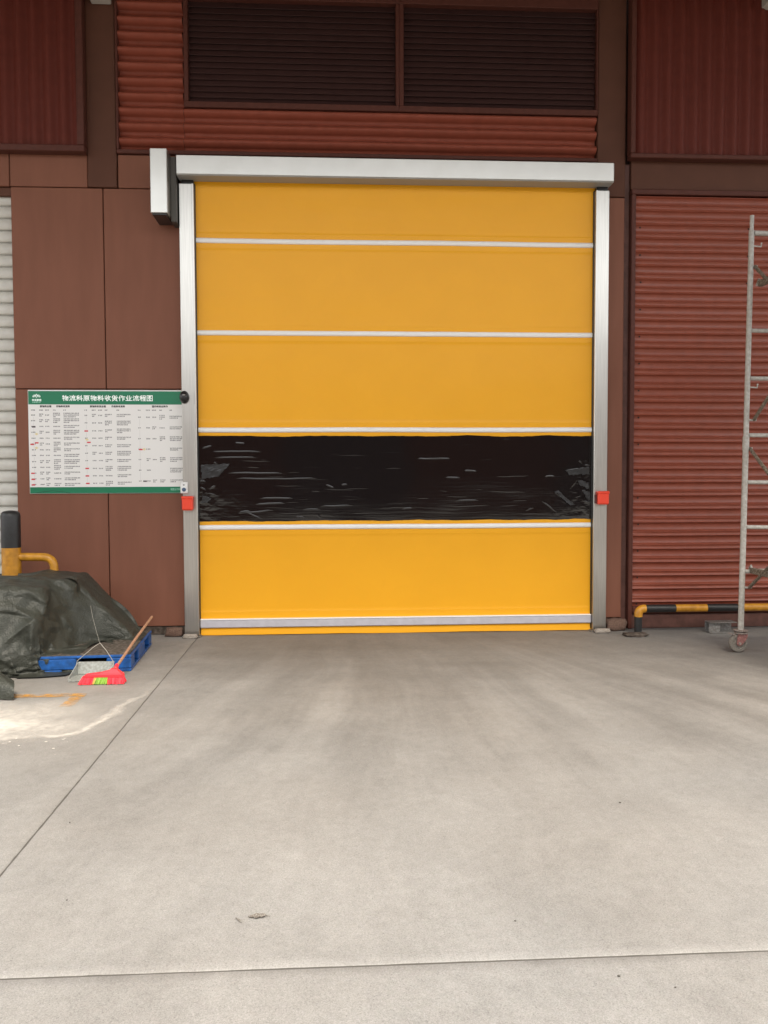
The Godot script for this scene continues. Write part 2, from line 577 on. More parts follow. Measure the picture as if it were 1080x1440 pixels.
func trapezoid_profile(depth: float) -> Array:
	return [Vector2(0.0, 0.0), Vector2(0.21, 0.0), Vector2(0.30, depth - 0.002), Vector2(0.315, depth + 0.005), Vector2(0.34, depth + 0.005), Vector2(0.375, depth - 0.001), Vector2(0.61, depth - 0.001), Vector2(0.622, depth + 0.004), Vector2(0.645, depth + 0.004), Vector2(0.74, 0.003), Vector2(0.77, 0.0)]


func wall_panel(b: Node, x0: float, x1: float, y0: float, y1: float, m: Material = null) -> void:
	obj("wall_panel", box(v3(x0, y0, -0.05), v3(x1, y1, 0.0), 0.005), m if m else M.panel, b)


func build_warehouse() -> void:
	var b := thing("warehouse_building", "brown panelled warehouse front with red-brown ribbed sheet and dark louvres above the yellow door", "building")
	obj("backing_wall", box(v3(-9.0, 0.0, -0.55), v3(10.0, 6.6, -0.14), 0.01), M.backing, b)
	# flat cladding left of the door
	for row in [[0.085, 2.361], [2.369, 4.246]]:
		wall_panel(b, -3.003, -2.158, row[0], row[1])
		wall_panel(b, -2.150, -1.295, row[0], row[1])
	wall_panel(b, -3.006, -2.294, 4.254, 4.72)
	wall_panel(b, -2.010, -1.28, 4.254, 4.56)
	wall_panel(b, -6.2, -3.014, 4.254, 4.72)
	wall_panel(b, -9.0, -6.21, 0.0, 4.72)
	obj("skirting", box(v3(-3.0, 0.0, -0.09), v3(-1.35, 0.080, -0.012), 0.006), M.skirting, b)
	# columns
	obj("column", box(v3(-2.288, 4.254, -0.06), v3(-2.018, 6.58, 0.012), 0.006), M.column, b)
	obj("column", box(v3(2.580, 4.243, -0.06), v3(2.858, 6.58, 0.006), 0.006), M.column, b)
	obj("column", box(v3(2.48, 0.11, -0.06), v3(2.857, 4.236, 0.0), 0.006), M.panel, b)
	# ribbed sheet, upper left, in a projecting frame
	var fine := sine_profile(0.034)
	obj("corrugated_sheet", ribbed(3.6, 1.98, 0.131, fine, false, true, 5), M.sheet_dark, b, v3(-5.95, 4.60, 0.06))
	obj("sheet_trim", box(v3(-2.352, 4.606, 0.0), v3(-2.287, 6.58, 0.115), 0.006), M.trim, b)
	obj("sheet_trim", box(v3(-6.0, 4.545, 0.0), v3(-2.287, 4.603, 0.115), 0.006), M.trim, b)
	# ribbed sheet above the door, about the louvres
	var wave := [Vector2(0.0, 0.0), Vector2(0.34, 0.0)]
	for k in 9:
		wave.append(Vector2(0.36 + 0.62 * k / 8.0, 0.070 * pow(sin(PI * (0.06 + 0.88 * k / 8.0)), 0.8)))
	obj("corrugated_sheet", ribbed(0.60, 1.96, 0.140, wave, true, true, 7), M.sheet, b, v3(-1.992, 4.60, -0.046))
	obj("corrugated_sheet", ribbed(3.955, 0.40, 0.140, wave, true, true, 8), M.sheet, b, v3(-1.388, 4.60, -0.046))
	obj("corrugated_sheet", ribbed(3.955, 0.44, 0.140, wave, true, true, 9), M.sheet, b, v3(-1.388, 6.12, -0.046))
	obj("sheet_trim", box(v3(-2.012, 4.60, -0.05), v3(-1.992, 6.58, 0.035), 0.004), M.trim, b)
	obj("sheet_trim", box(v3(-2.012, 4.565, -0.05), v3(2.572, 4.600, 0.035), 0.004), M.trim, b)
	obj("louvre_void", box(v3(-1.36, 5.03, -0.135), v3(2.56, 6.06, -0.11), 0.003), M.dark, b)
	for side in [[-1.341, 0.615], [0.691, 2.559]]:
		var frame := begin()
		var x0: float = side[0]
		var x1: float = side[1]
		add_box(frame, v3(x0 - 0.040, 5.06, -0.10), v3(x0, 6.005, 0.03))
		add_box(frame, v3(x1, 5.06, -0.10), v3(x1 + (0.035 if x1 < 1.0 else 0.014), 6.005, 0.03))
		add_box(frame, v3(x0 - 0.042, 5.004, -0.10), v3(x1 + (0.035 if x1 < 1.0 else 0.014), 5.058, 0.034))
		add_box(frame, v3(x0 - 0.042, 6.007, -0.10), v3(x1 + (0.035 if x1 < 1.0 else 0.014), 6.10, 0.034))
		var win := obj("louvre_window", done(frame), M.trim, b)
		var slat := box(v3(0.002, -0.003, -0.034), v3(x1 - x0 - 0.002, 0.003, 0.034), 0.0015)
		for k in 17:
			var s := obj("slat", slat, M.louvre, win, v3(x0, 5.088 + k * 0.0555, -0.028))
			s.rotation.x = deg_to_rad(66.0 + rng.randf_range(-2.0, 2.0))
	# right bay
	obj("recess", box(v3(2.862, 0.0, -0.13), v3(2.915, 4.57, -0.035), 0.003), M.kerb_panel, b)
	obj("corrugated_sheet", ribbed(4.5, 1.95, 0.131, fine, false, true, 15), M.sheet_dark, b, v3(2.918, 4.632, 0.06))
	obj("sheet_trim", box(v3(2.874, 4.630, 0.0), v3(2.920, 6.58, 0.115), 0.006), M.trim, b)
	obj("sheet_trim", box(v3(2.874, 4.585, 0.0), v3(7.5, 4.627, 0.115), 0.006), M.trim, b)
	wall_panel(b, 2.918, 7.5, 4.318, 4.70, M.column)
	wall_panel(b, 7.51, 10.0, 0.0, 4.70)
	obj("sheet_trim", box(v3(2.917, 0.0, -0.06), v3(2.960, 4.262, 0.034), 0.005), M.trim, b)
	obj("sheet_trim", box(v3(2.917, 4.264, -0.06), v3(7.5, 4.312, 0.034), 0.005), M.trim, b)
	var sheet := obj("corrugated_sheet", ribbed(4.54, 4.035, 0.1325, trapezoid_profile(0.030), true, false, 17), M.sheet_rib, b, v3(2.960, 0.224, -0.012))
	var screws := begin()
	for col in [3.02, 4.105, 5.2]:
		for k in 15:
			var p := v3(col + rng.randf_range(-0.006, 0.006) - 2.960, 0.02 + 0.265 * k, 0.004)
			add_lathe(screws, [Vector2(0.0, 0.006), Vector2(0.007, 0.005), Vector2(0.009, 0.0)], p, Vector3.BACK, 8)
	tag(obj("screw_heads", done(screws), M.dark, sheet), "", "", "", "stuff")
	obj("sheet_trim", box(v3(2.962, 0.150, -0.05), v3(7.5, 0.222, 0.036), 0.012), M.trim, b)
	obj("kerb_panel", box(v3(2.962, 0.0, -0.08), v3(7.5, 0.148, 0.004), 0.006), M.kerb_panel, b)
	# the white shutter's housing
	obj("shutter_housing", box(v3(-6.2, 4.17, -0.13), v3(-3.006, 4.245, -0.02), 0.005), M.column, b)


func build_roller_shutter() -> void:
	var t := thing("roller_shutter", "off-white slatted roller shutter at the left edge beside the brown wall", "shutter", v3(-4.6, 0, -0.09))
	var st := begin()
	# one slat: a shallow curved face with a lip below it
	var rows := []
	var prof := [Vector2(0.0, -0.014), Vector2(0.003, 0.014), Vector2(0.016, 0.022), Vector2(0.05, 0.026), Vector2(0.085, 0.022), Vector2(0.098, 0.014), Vector2(0.103, 0.004), Vector2(0.105, -0.014), Vector2(0.1135, -0.014)]
	for q in prof:
		rows.append([v3(-1.58, q.x, q.y), v3(1.58, q.x, q.y)])
	var slat := grid_mesh(rows, Vector3.BACK, [], true)
	for k in 37:
		obj("slat", slat, M.shutter, t, v3(0, 0.004 + 0.1137 * k, rng.randf_range(-0.001, 0.001)))
	obj("guide_channel", box(v3(1.582, 0.0, -0.02), v3(1.597, 4.16, 0.03), 0.003), M.trim, t)


# ---------- the high-speed door ----------
func wave_z(n: FastNoiseLite, x: float, y: float) -> float:
	return n.get_noise_2d(x * 0.8, y * 1.3) * 0.0045 + n.get_noise_2d(x * 1.3 + 40.0, y * 11.0) * 0.0018 * smoothstep(1.8, 4.2, y)


func window_uv(u: float, v: float) -> Vector2:
	return Vector2(-1.28 + (u - 276.0) / 560.0 * 3.81, 1.916 - (v - 612.0) / 118.5 * 0.815)


func build_door() -> void:
	var d := thing("roll_up_door", "closed yellow fabric roll-up door with white ribs, black window band and steel frame", "door")
	var wav := noise(0.55, 3, 91)
	# side guides: folded steel section with a slot for the curtain
	for g in [[-1.425, -1.287, 1.0], [2.530, 2.664, -1.0]]:
		var st := begin()
		add_box(st, v3(g[0], 0.012, 0.0), v3(g[1], 4.262, 0.128), 0.004)
		var inner: float = g[1] if g[2] > 0 else g[0]
		add_box(st, v3(inner - 0.020, 0.014, 0.1285), v3(inner + 0.0, 4.26, 0.140), 0.003) if g[2] > 0 else add_box(st, v3(inner, 0.014, 0.1285), v3(inner + 0.020, 4.26, 0.140), 0.003)
		var gd := obj("guide_post", done(st), M.steel, d)
		obj("brush_seal", box(v3(inner - 0.004, 0.02, 0.03), v3(inner + 0.007, 4.27, 0.085), 0.002) if g[2] > 0 else box(v3(inner - 0.007, 0.02, 0.03), v3(inner + 0.004, 4.27, 0.085), 0.002), M.black, gd)
		obj("base_plate", box(v3(g[0] - 0.02, 0.001, 0.0), v3(g[1] + 0.015, 0.011, 0.165), 0.003), M.galv, gd)
		for k in 2:
			var bolt := begin()
			add_lathe(bolt, [Vector2(0.013, 0.0), Vector2(0.013, 0.011), Vector2(0.0, 0.013)], v3(lerpf(g[0], g[1], 0.25 + 0.5 * k), 0.011, 0.148), Vector3.UP, 6)
			obj("bolt", done(bolt), M.galv, gd)
	# header housing
	var hd := begin()
	add_box(hd, v3(-1.427, 4.306, 0.015), v3(2.668, 4.482, 0.25), 0.006)
	var header := obj("header_box", done(hd), M.steel_box, d)
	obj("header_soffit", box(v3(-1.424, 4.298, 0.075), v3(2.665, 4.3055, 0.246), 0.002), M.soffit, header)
	obj("header_bracket", box(v3(-1.40, 4.262, 0.02), v3(-1.29, 4.2975, 0.12), 0.003), M.black, header)
	obj("header_bracket", box(v3(2.54, 4.262, 0.02), v3(2.65, 4.2975, 0.12), 0.003), M.black, header)
	for x in [-1.10, -0.90]:
		obj("header_bolt", box(v3(x - 0.012, 4.4825, 0.10), v3(x + 0.012, 4.497, 0.13), 0.004), M.steel_box, header)
	var mb := begin()
	add_box(mb, v3(-1.640, 3.919, 0.003), v3(-1.487, 4.497, 0.36), 0.006)
	var motor := obj("motor_box", done(mb), M.steel_box, d)
	obj("motor_shaded_side", box(v3(-1.4865, 3.885, 0.004), v3(-1.434, 4.478, 0.205), 0.004), M.shaded_side, motor)  # side of the box towards the header, its shade painted on
	obj("motor_underside", box(v3(-1.628, 3.905, 0.02), v3(-1.499, 3.9185, 0.345), 0.003), M.black, motor)
	# curtain fields
	var ribs := [3.756, 2.892, 1.974, 1.041]
	var edges := [4.33, 3.756, 2.892, 1.974, 1.041, 0.157]
	var r := rng
	for f in 5:
		var y1: float = edges[f]
		var y0: float = edges[f + 1]
		var ys := []
		var n := 26
		for k in n + 1:
			ys.append(lerpf(y0, y1, float(k) / n))
		for e in [y0, y1]:
			for off in [0.072, 0.070, -0.072, -0.070]:
				if e + off > y0 and e + off < y1:
					ys.append(e + off)
		ys.sort()
		var rows := []
		for y in ys:
			var row := []
			for i in 97:
				var x := -1.30 + 3.85 * i / 96.0
				var z: float = 0.060 + wave_z(wav, x, y)
				if y - y0 < 0.071 or y1 - y < 0.071:
					z += 0.0008
				row.append(v3(x, y, z))
			rows.append(row)
		obj("curtain_field", grid_mesh(rows, Vector3.BACK), M.yellow, d)
	for y in ribs:
		var st := begin()
		var path := []
		var prof := [Vector2(-0.024, 0.0), Vector2(-0.022, 0.006), Vector2(-0.014, 0.013), Vector2(0.0, 0.016), Vector2(0.014, 0.013), Vector2(0.022, 0.006), Vector2(0.024, 0.0)]
		var rows := []
		for q in prof:
			var row := []
			for i in 49:
				var x := -1.286 + 3.815 * i / 48.0
				row.append(v3(x, y + q.x + wav.get_noise_2d(x * 1.2, y + 50.0) * 0.004, 0.0632 + wave_z(wav, x, y) + q.y))
			rows.append(row)
		obj("white_rib", grid_mesh(rows, Vector3.BACK), M.strip, d)
	var bar := begin()
	add_box(bar, v3(-1.284, 0.076, 0.045), v3(2.528, 0.150, 0.092), 0.007)
	var bb := obj("bottom_bar", done(bar), M.bar, d)
	obj("bar_edge", box(v3(-1.284, 0.1505, 0.050), v3(2.528, 0.1625, 0.096), 0.004), M.strip, bb)
	var sk := []
	for y in [0.004, 0.020, 0.040, 0.058, 0.0755]:
		var row := []
		for i in 97:
			var x := -1.284 + 3.812 * i / 96.0
			row.append(v3(x, y + (0.004 * wav.get_noise_2d(x * 2.0, 7.0) if y < 0.01 else 0.0), 0.066 + wave_z(wav, x * 1.5, y) + (0.006 if y < 0.03 else 0.0)))
		sk.append(row)
	obj("bottom_skirt", grid_mesh(sk, Vector3.BACK), M.yellow, d)
	build_window(d, wav)
	# small fittings on the guides
	var kn := begin()
	add_lathe(kn, [Vector2(0.0, 0.062), Vector2(0.022, 0.060), Vector2(0.042, 0.048), Vector2(0.054, 0.026), Vector2(0.058, 0.0)], Vector3.ZERO, Vector3.BACK, 26)
	var dome := obj("sensor_dome", done(kn), M.black, d, v3(-1.398, 2.278, 0.1285))
	dome.scale = Vector3(0.80, 1.06, 1.0)
	obj("dome_highlight", box(v3(-0.012, 0.008, 0.052), v3(0.022, 0.022, 0.068), 0.004), M.galv, dome)  # grey nub standing in for the highlight on the black dome
	var cb := obj("control_box", box(v3(-1.440, 1.372, 0.1285), v3(-1.374, 1.480, 0.172), 0.008), M.white, d)
	var bt := begin()
	add_lathe(bt, [Vector2(0.019, 0.0), Vector2(0.019, 0.008), Vector2(0.015, 0.012), Vector2(0.0, 0.013)], v3(-1.406, 1.408, 0.172), Vector3.BACK, 20)
	obj("push_button", done(bt), M.button, cb)
	obj("indicator", box(v3(-1.414, 1.446, 0.1715), v3(-1.400, 1.458, 0.175), 0.002), M.galv, cb)
	for g in [[-1.424, -1.322, 1.212, 1.342], [2.552, 2.662, 1.246, 1.372]]:
		var rb := obj("red_sensor_cover", box(v3(g[0], g[2], 0.1285), v3(g[1], g[3], 0.205), 0.012), M.red, d)
		obj("cover_lid", box(v3(g[0] - 0.003, g[3] - 0.022, 0.140), v3(g[1] + 0.003, g[3] + 0.004, 0.211), 0.006), M.red, rb)
		obj("cover_mount", box(v3(g[0] - 0.018, g[2] + 0.012, 0.1285), v3(g[0] - 0.0005, g[3] - 0.03, 0.175), 0.004), M.red_dark, rb)


func build_window(d: Node3D, wav: FastNoiseLite) -> void:
	var nx := 480
	var ny := 330
	var x0 := -1.283
	var x1 := 2.528
	var y0 := 1.101
	var y1 := 1.916
	var h := PackedFloat32Array()
	h.resize((nx + 1) * (ny + 1))
	var ripple := noise(1.0, 4, 201)
	var puck := noise(1.0, 3, 202)
	for j in ny + 1:
		var y := lerpf(y0, y1, float(j) / ny)
		for i in nx + 1:
			var x := lerpf(x0, x1, float(i) / nx)
			var edge := minf(x - x0, x1 - x)
			var z := ripple.get_noise_2d(x * 1.6, y * 34.0) * 0.00010 + puck.get_noise_2d(x * 7.0, y * 9.0) * 0.0010 * exp(-edge * 4.0)
			h[j * (nx + 1) + i] = z
	# creases of the stretched film: where the photograph shows them, then many faint ones along the band
	var cr := []
	for c in [[100, 160, 370, 158], [115, 190, 340, 188], [180, 268, 470, 266], [220, 296, 650, 296], [350, 395, 520, 395], [325, 425, 480, 420], [235, 475, 420, 455], [265, 462, 360, 500], [240, 470, 300, 460], [690, 330, 730, 345], [770, 330, 800, 328], [570, 455, 660, 455], [90, 350, 125, 330], [225, 115, 275, 118], [50, 410, 95, 400], [45, 305, 70, 310], [660, 440, 830, 436], [640, 480, 660, 500], [535, 490, 575, 496], [120, 255, 140, 245]]:
		var a := window_uv(265.0 + c[0] / 3.66, 590.0 + c[1] / 3.66)
		var b := window_uv(265.0 + c[2] / 3.66, 590.0 + c[3] / 3.66)
		cr.append([a, b, rng.randf_range(0.0014, 0.0022), rng.randf_range(0.0022, 0.0036)])
	for c in [[110, 182, 275, 180], [300, 380, 410, 380], [340, 240, 400, 242], [780, 340, 880, 410], [800, 352, 850, 380], [735, 270, 780, 265], [720, 385, 790, 435], [830, 240, 950, 226], [900, 290, 950, 330], [920, 335, 955, 380], [640, 430, 680, 415], [900, 190, 915, 205], [40, 420, 90, 415], [250, 270, 320, 272]]:
		var a := window_uv(550.0 + c[0] / 3.375, 590.0 + c[1] / 3.375)
		var b := window_uv(550.0 + c[2] / 3.375, 590.0 + c[3] / 3.375)
		cr.append([a, b, rng.randf_range(0.0014, 0.0022), rng.randf_range(0.0022, 0.0036)])
	for k in 50:
		var a := Vector2(rng.randf_range(x0, x1), rng.randf_range(y0 + 0.02, y1 - 0.02))
		var l := rng.randf_range(0.05, 0.45)
		cr.append([a, a + Vector2(l, rng.randf_range(-0.012, 0.012)), rng.randf_range(0.0001, 0.0004), rng.randf_range(0.0024, 0.0045)])
	for k in 10:
		var left := rng.randf() < 0.5
		var a := Vector2(x0 + rng.randf() * 0.25 if left else x1 - rng.randf() * 0.35, rng.randf_range(y0 + 0.05, y1 - 0.05))
		var ang := rng.randf_range(-0.9, 0.9)
		cr.append([a, a + Vector2(cos(ang), sin(ang)) * rng.randf_range(0.03, 0.16), rng.randf_range(0.0005, 0.0014), rng.randf_range(0.0025, 0.0045)])
	for c in cr:
		var a: Vector2 = c[0]
		var b: Vector2 = c[1]
		var w: float = c[3]
		var lo := a.min(b) - Vector2(w, w) * 3.0
		var hi := a.max(b) + Vector2(w, w) * 3.0
		for j in range(maxi(0, int((lo.y - y0) / (y1 - y0) * ny)), mini(ny, int((hi.y - y0) / (y1 - y0) * ny) + 1) + 1):
			for i in range(maxi(0, int((lo.x - x0) / (x1 - x0) * nx)), mini(nx, int((hi.x - x0) / (x1 - x0) * nx) + 1) + 1):
				var p := Vector2(lerpf(x0, x1, float(i) / nx), lerpf(y0, y1, float(j) / ny))
				var q := Geometry2D.get_closest_point_to_segment(p, a, b)
				var taper := 1.0 - pow(absf(q.distance_to(a) / maxf(a.distance_to(b), 0.001) * 2.0 - 1.0), 2.0)
				h[j * (nx + 1) + i] += c[2] * taper * exp(-pow(p.distance_to(q) / w, 2.0))
	var rag := noise(1.0, 4, 203)
	var rows := []
	for j in ny + 1:
		var row := []
		var t := float(j) / ny
		for i in nx + 1:
			var x := lerpf(x0, x1, float(i) / nx)
			var y := lerpf(y0 + rag.get_noise_2d(x * 2.2, 3.0) * 0.010, y1 + rag.get_noise_2d(x * 2.6, 90.0) * 0.011, t)
			row.append(v3(x, y, 0.0655 + wave_z(wav, x, y) + h[j * (nx + 1) + i]))
		rows.append(row)
	var win := obj("window_film", grid_mesh(rows, Vector3.BACK), M.film, d)
	# loose flaps of the wrapping film at the two ends
	for fl in [[[835, 240], [950, 222], [952, 258], [850, 262]], [[895, 285], [948, 300], [950, 330], [905, 312]], [[918, 335], [955, 340], [956, 388], [935, 372]], [[780, 340], [800, 338], [880, 405], [860, 410]]]:
		var k := []
		for q in fl:
			var p := window_uv(550.0 + q[0] / 3.375, 590.0 + q[1] / 3.375)
			k.append(v3(p.x, p.y, 0.0755 + wave_z(wav, p.x, p.y) + rng.randf_range(0.0, 0.002)))
		flap(win, k)
	for fl in [[[50, 225], [200, 222], [140, 285], [55, 300]], [[60, 380], [100, 395], [85, 420], [48, 418]]]:
		var k := []
		for q in fl:
			var p := window_uv(265.0 + q[0] / 3.66, 590.0 + q[1] / 3.66)
			k.append(v3(p.x, p.y, 0.0755 + wave_z(wav, p.x, p.y) + rng.randf_range(0.0, 0.002)))
		flap(win, k)


func flap(win: Node, k: Array) -> void:
	# lower edge stands out, so the flap faces a little upwards; a crumpled sheet with torn edges
	var lo := 9.0
	var hi := -9.0
	for p in k:
		lo = minf(lo, p.y)
		hi = maxf(hi, p.y)
	var n := noise(1.0, 3, int(k[0].x * 1000.0) + 3000)
	var rows := []
	for j in 13:
		var row := []
		for i in 19:
			var u := i / 18.0
			var v := j / 12.0
			var p: Vector3 = k[0].lerp(k[1], u).lerp(k[3].lerp(k[2], u), v)
			p.z += (hi - p.y) * 0.03 + n.get_noise_2d(p.x * 40.0, p.y * 60.0) * 0.0022
			p += v3(n.get_noise_2d(p.y * 30.0, p.x * 30.0), n.get_noise_2d(p.x * 30.0, 8.0), 0) * 0.012
			row.append(p)
		rows.append(row)
	obj("film_flap", grid_mesh(rows, Vector3.BACK), M.flap, win)


# ---------- the board ----------
func build_board() -> void:
	var t := thing("notice_board", "white process chart board with green header band mounted on the brown wall", "notice board", v3(-2.88, 1.372, 0.0))
	var w := 1.452
	var h := 0.982
	obj("board_panel", box(v3(0, 0, 0.004), v3(w, h, 0.018), 0.002), M.white, t)
	var face := paint(Color.WHITE, 0.32)
	face.albedo_texture = board_texture()
	var n := noise(0.9, 3, 301)
	var rows := []
	var uvs := []
	for j in 13:
		var row := []
		var uv := []
		for i in 17:
			var x := 0.004 + (w - 0.008) * i / 16.0
			var y := 0.003 + (h - 0.014) * j / 12.0
			row.append(v3(x, y, 0.0195 + 0.0008 * n.get_noise_2d(x * 2.0, y * 2.0)))
			uv.append(Vector2(i / 16.0, 1.0 - j / 12.0))
		rows.append(row)
		uvs.append(uv)
	obj("printed_sheet", grid_mesh(rows, Vector3.BACK, uvs), face, t)


# ---------- rails and bollard ----------
func build_rails() -> void:
	var b := thing("bollard", "black and yellow pipe bollard with side rail beside the green tarpaulin", "bollard", v3(-2.905, 0, 0.45))
	obj("yellow_post", tube([v3(0, 0, 0), v3(0, 0.45, 0), v3(0, 0.897, 0)], 0.083, 26), M.rail_yellow, b)
	var top := begin()
	add_tube(top, [v3(0, 0.8975, 0), v3(0, 1.0, 0), v3(0, 1.185, 0), v3(0, 1.210, 0), v3(0, 1.225, 0), v3(0, 1.232, 0)], [0.084, 0.084, 0.084, 0.078, 0.060, 0.02], 26)
	obj("black_sleeve", done(top), M.rail_black, b)
	var path := [v3(0.07, 0.812, 0)]
	path.append_array(bend(v3(0.07, 0.812, 0), v3(0.375, 0.806, 0.0), v3(0.385, 0.0, 0), 0.10, 9))
	path.append(v3(0.385, 0.0, 0))
	obj("side_rail", tube(path, 0.037, 18), M.rail_yellow, b)
	var t := thing("guard_rail", "low black and yellow striped pipe guard rail in front of red ribbed sheet", "guard rail", v3(2.92, 0, 0.31))
	for x in [0.0, 3.1]:
		obj("post", tube([v3(x, 0.008, 0), v3(x, 0.17, 0)], 0.036, 18), M.rail_black, t)
		obj("base_plate", box(v3(x - 0.075, 0.0, -0.06), v3(x + 0.075, 0.012, 0.075), 0.003), M.rail_black, t)
	var el := [v3(0, 0.1705, 0)]
	el.append_array(bend(v3(0, 0.17, 0), v3(0, 0.247, 0), v3(0.069, 0.247, 0), 0.064, 8))
	el.append(v3(0.069, 0.247, 0))
	obj("elbow", tube(el, 0.040, 18), M.rail_yellow, t)
	var xs := [0.070, 0.363, 0.673, 0.977, 1.28, 1.585, 1.89, 2.2, 2.5, 2.8, 3.02]
	for k in xs.size() - 1:
		obj("black_band" if k % 2 == 0 else "yellow_band", tube([v3(xs[k] + 0.0005, 0.247, 0), v3((xs[k] + xs[k + 1]) / 2.0, 0.247, 0), v3(xs[k + 1] - 0.0005, 0.247, 0)], 0.0375 if k % 2 == 0 else 0.0365, 20), M.rail_black if k % 2 == 0 else M.rail_yellow, t)
	var el2 := [v3(3.0205, 0.247, 0)]
	el2.append_array(bend(v3(3.02, 0.247, 0), v3(3.1, 0.247, 0), v3(3.1, 0.17, 0), 0.07, 8))
	el2.append(v3(3.1, 0.1705, 0))
	obj("elbow", tube(el2, 0.040, 18), M.rail_black, t)


# ---------- scaffold ----------
func build_scaffold() -> void:
	var s := thing("scaffold_tower", "paint-spattered mobile scaffold tower on a caster at the right edge", "scaffold", v3(3.505, 0, 1.18))
	s.rotation.z = -0.012
	var wide := 1.22
	var deep := 1.75
	for z in [0.0, deep]:
		for x in [0.0, wide]:
			obj("post", tube([v3(x, 0.195, z), v3(x, 0.9, z), v3(x, 1.80, z)], 0.0245, 16), M.scaffold, s)
			obj("post", tube([v3(x, 1.8005, z), v3(x, 2.6, z), v3(x, 3.60, z)], 0.0225, 16), M.scaffold, s)
			obj("joint_pin", tube([v3(x, 3.6005, z), v3(x, 3.725, z)], 0.0175, 12), M.scaffold, s)
			obj("coupler", tube([v3(x, 1.74, z), v3(x, 1.86, z)], 0.028, 16), M.scaffold, s)
			for y in [3.47, 2.28]:
				obj("lock_pin", tube([v3(x + 0.02, y, z), v3(x + 0.085, y - 0.004, z), v3(x + 0.09, y + 0.03, z)], 0.007, 8), M.scaffold, s)
			caster(s, x, z)
		for y in [0.70, 1.083, 1.469, 1.871, 2.355, 2.759, 3.578]:
			var sag := rng.randf_range(-0.004, 0.004)
			obj("rung", tube([v3(0.022, y, z), v3(wide / 2.0, y + sag, z), v3(wide - 0.022, y, z)], 0.018 if y < 3.0 else 0.022, 12), M.scaffold, s)
	for x in [0.0, wide]:
		for p in [[1.76, 0.60], [0.56, 1.70], [3.30, 2.0], [2.0, 3.30]]:
			var off := 0.036 if p[0] > p[1] else 0.064
			var sg := 1.0 if x == 0.0 else -1.0
			for e in 2:
				obj("brace_stud", tube([v3(x + sg * 0.02, p[e], deep * e), v3(x + sg * (off + 0.022), p[e], deep * e)], 0.009, 8), M.scaffold, s)
			obj("cross_brace", tube([v3(x + sg * off, p[0], 0.0), v3(x + sg * off, (p[0] + p[1]) / 2.0, deep / 2.0), v3(x + sg * off, p[1], deep)], 0.0145, 10), M.rust, s)
	for y in [0.705, 3.145]:
		var st := begin()
		for x in [0.055, 0.56, 0.62, 1.12]:
			add_box(st, v3(x, y - 0.02, 0.02), v3(x + 0.04, y + 0.03, deep - 0.02), 0.004)
		var pl := obj("platform", done(st), M.rust, s)
		for half in [0.0955, 0.6605]:
			for k in 14:
				obj("grating_bar", box(v3(half, y + 0.010, 0.03 + k * 0.122), v3(half + 0.464, y + 0.024, 0.03 + k * 0.122 + 0.075), 0.003), M.scaffold, pl)
		for x in [0.075, 0.58, 0.64, 1.14]:
			obj("hook", tube([v3(x, y + 0.005, 0.03), v3(x, y + 0.045, 0.0), v3(x, y + 0.005, -0.034)], 0.010, 8), M.scaffold, pl)


func caster(s: Node3D, x: float, z: float) -> void:
	var fork := begin()
	add_lathe(fork, [Vector2(0.0, 0.197), Vector2(0.055, 0.197), Vector2(0.060, 0.193), Vector2(0.060, 0.186), Vector2(0.03, 0.184), Vector2(0.03, 0.176), Vector2(0.056, 0.174), Vector2(0.056, 0.164), Vector2(0.0, 0.162)], v3(x, 0, z), Vector3.UP, 20)
	var f := obj("caster", done(fork), M.caster, s)
	for k in [-1.0, 1.0]:
		var zz: float = z + k * 0.030
		var arm := begin()
		var out := [v3(x - 0.035, 0.1615, 0), v3(x + 0.048, 0.1615, 0), v3(x + 0.044, 0.125, 0), v3(x + 0.004, 0.070, 0), v3(x - 0.024, 0.056, 0), v3(x - 0.044, 0.070, 0), v3(x - 0.046, 0.10, 0)]
		for q in out.size():
			var p0: Vector3 = out[q] + v3(0, 0, zz)
			var p1: Vector3 = out[(q + 1) % out.size()] + v3(0, 0, zz)
			var mid := v3(x - 0.005, 0.11, zz)
			var th := v3(0, 0, 0.003)
			tri(arm, mid + th, p0 + th, p1 + th, Vector3.BACK)
			tri(arm, mid - th, p0 - th, p1 - th, Vector3.FORWARD)
			quad(arm, p0 - th, p1 - th, p1 + th, p0 + th, (p0 + p1) * 0.5 - mid)
		obj("fork_arm", done(arm), M.caster_red, f)
	var wh := begin()
	add_lathe(wh, [Vector2(0.0, -0.018), Vector2(0.022, -0.020), Vector2(0.026, -0.012), Vector2(0.052, -0.012), Vector2(0.056, -0.020), Vector2(0.074, -0.019), Vector2(0.080, -0.010), Vector2(0.080, 0.010), Vector2(0.074, 0.019), Vector2(0.056, 0.020), Vector2(0.052, 0.012), Vector2(0.026, 0.012), Vector2(0.022, 0.020), Vector2(0.0, 0.018)], v3(x - 0.022, 0.0805, z), Vector3.BACK, 30)
	obj("wheel", done(wh), M.rubber, f)
	obj("axle", tube([v3(x - 0.022, 0.0805, z - 0.042), v3(x - 0.022, 0.0805, z + 0.042)], 0.011, 10), M.caster, f)
	obj("brake_lever", box(v3(x - 0.105, 0.150, z - 0.022), v3(x - 0.036, 0.158, z + 0.022), 0.002, Basis(Vector3.BACK, -0.25)), M.caster, f)


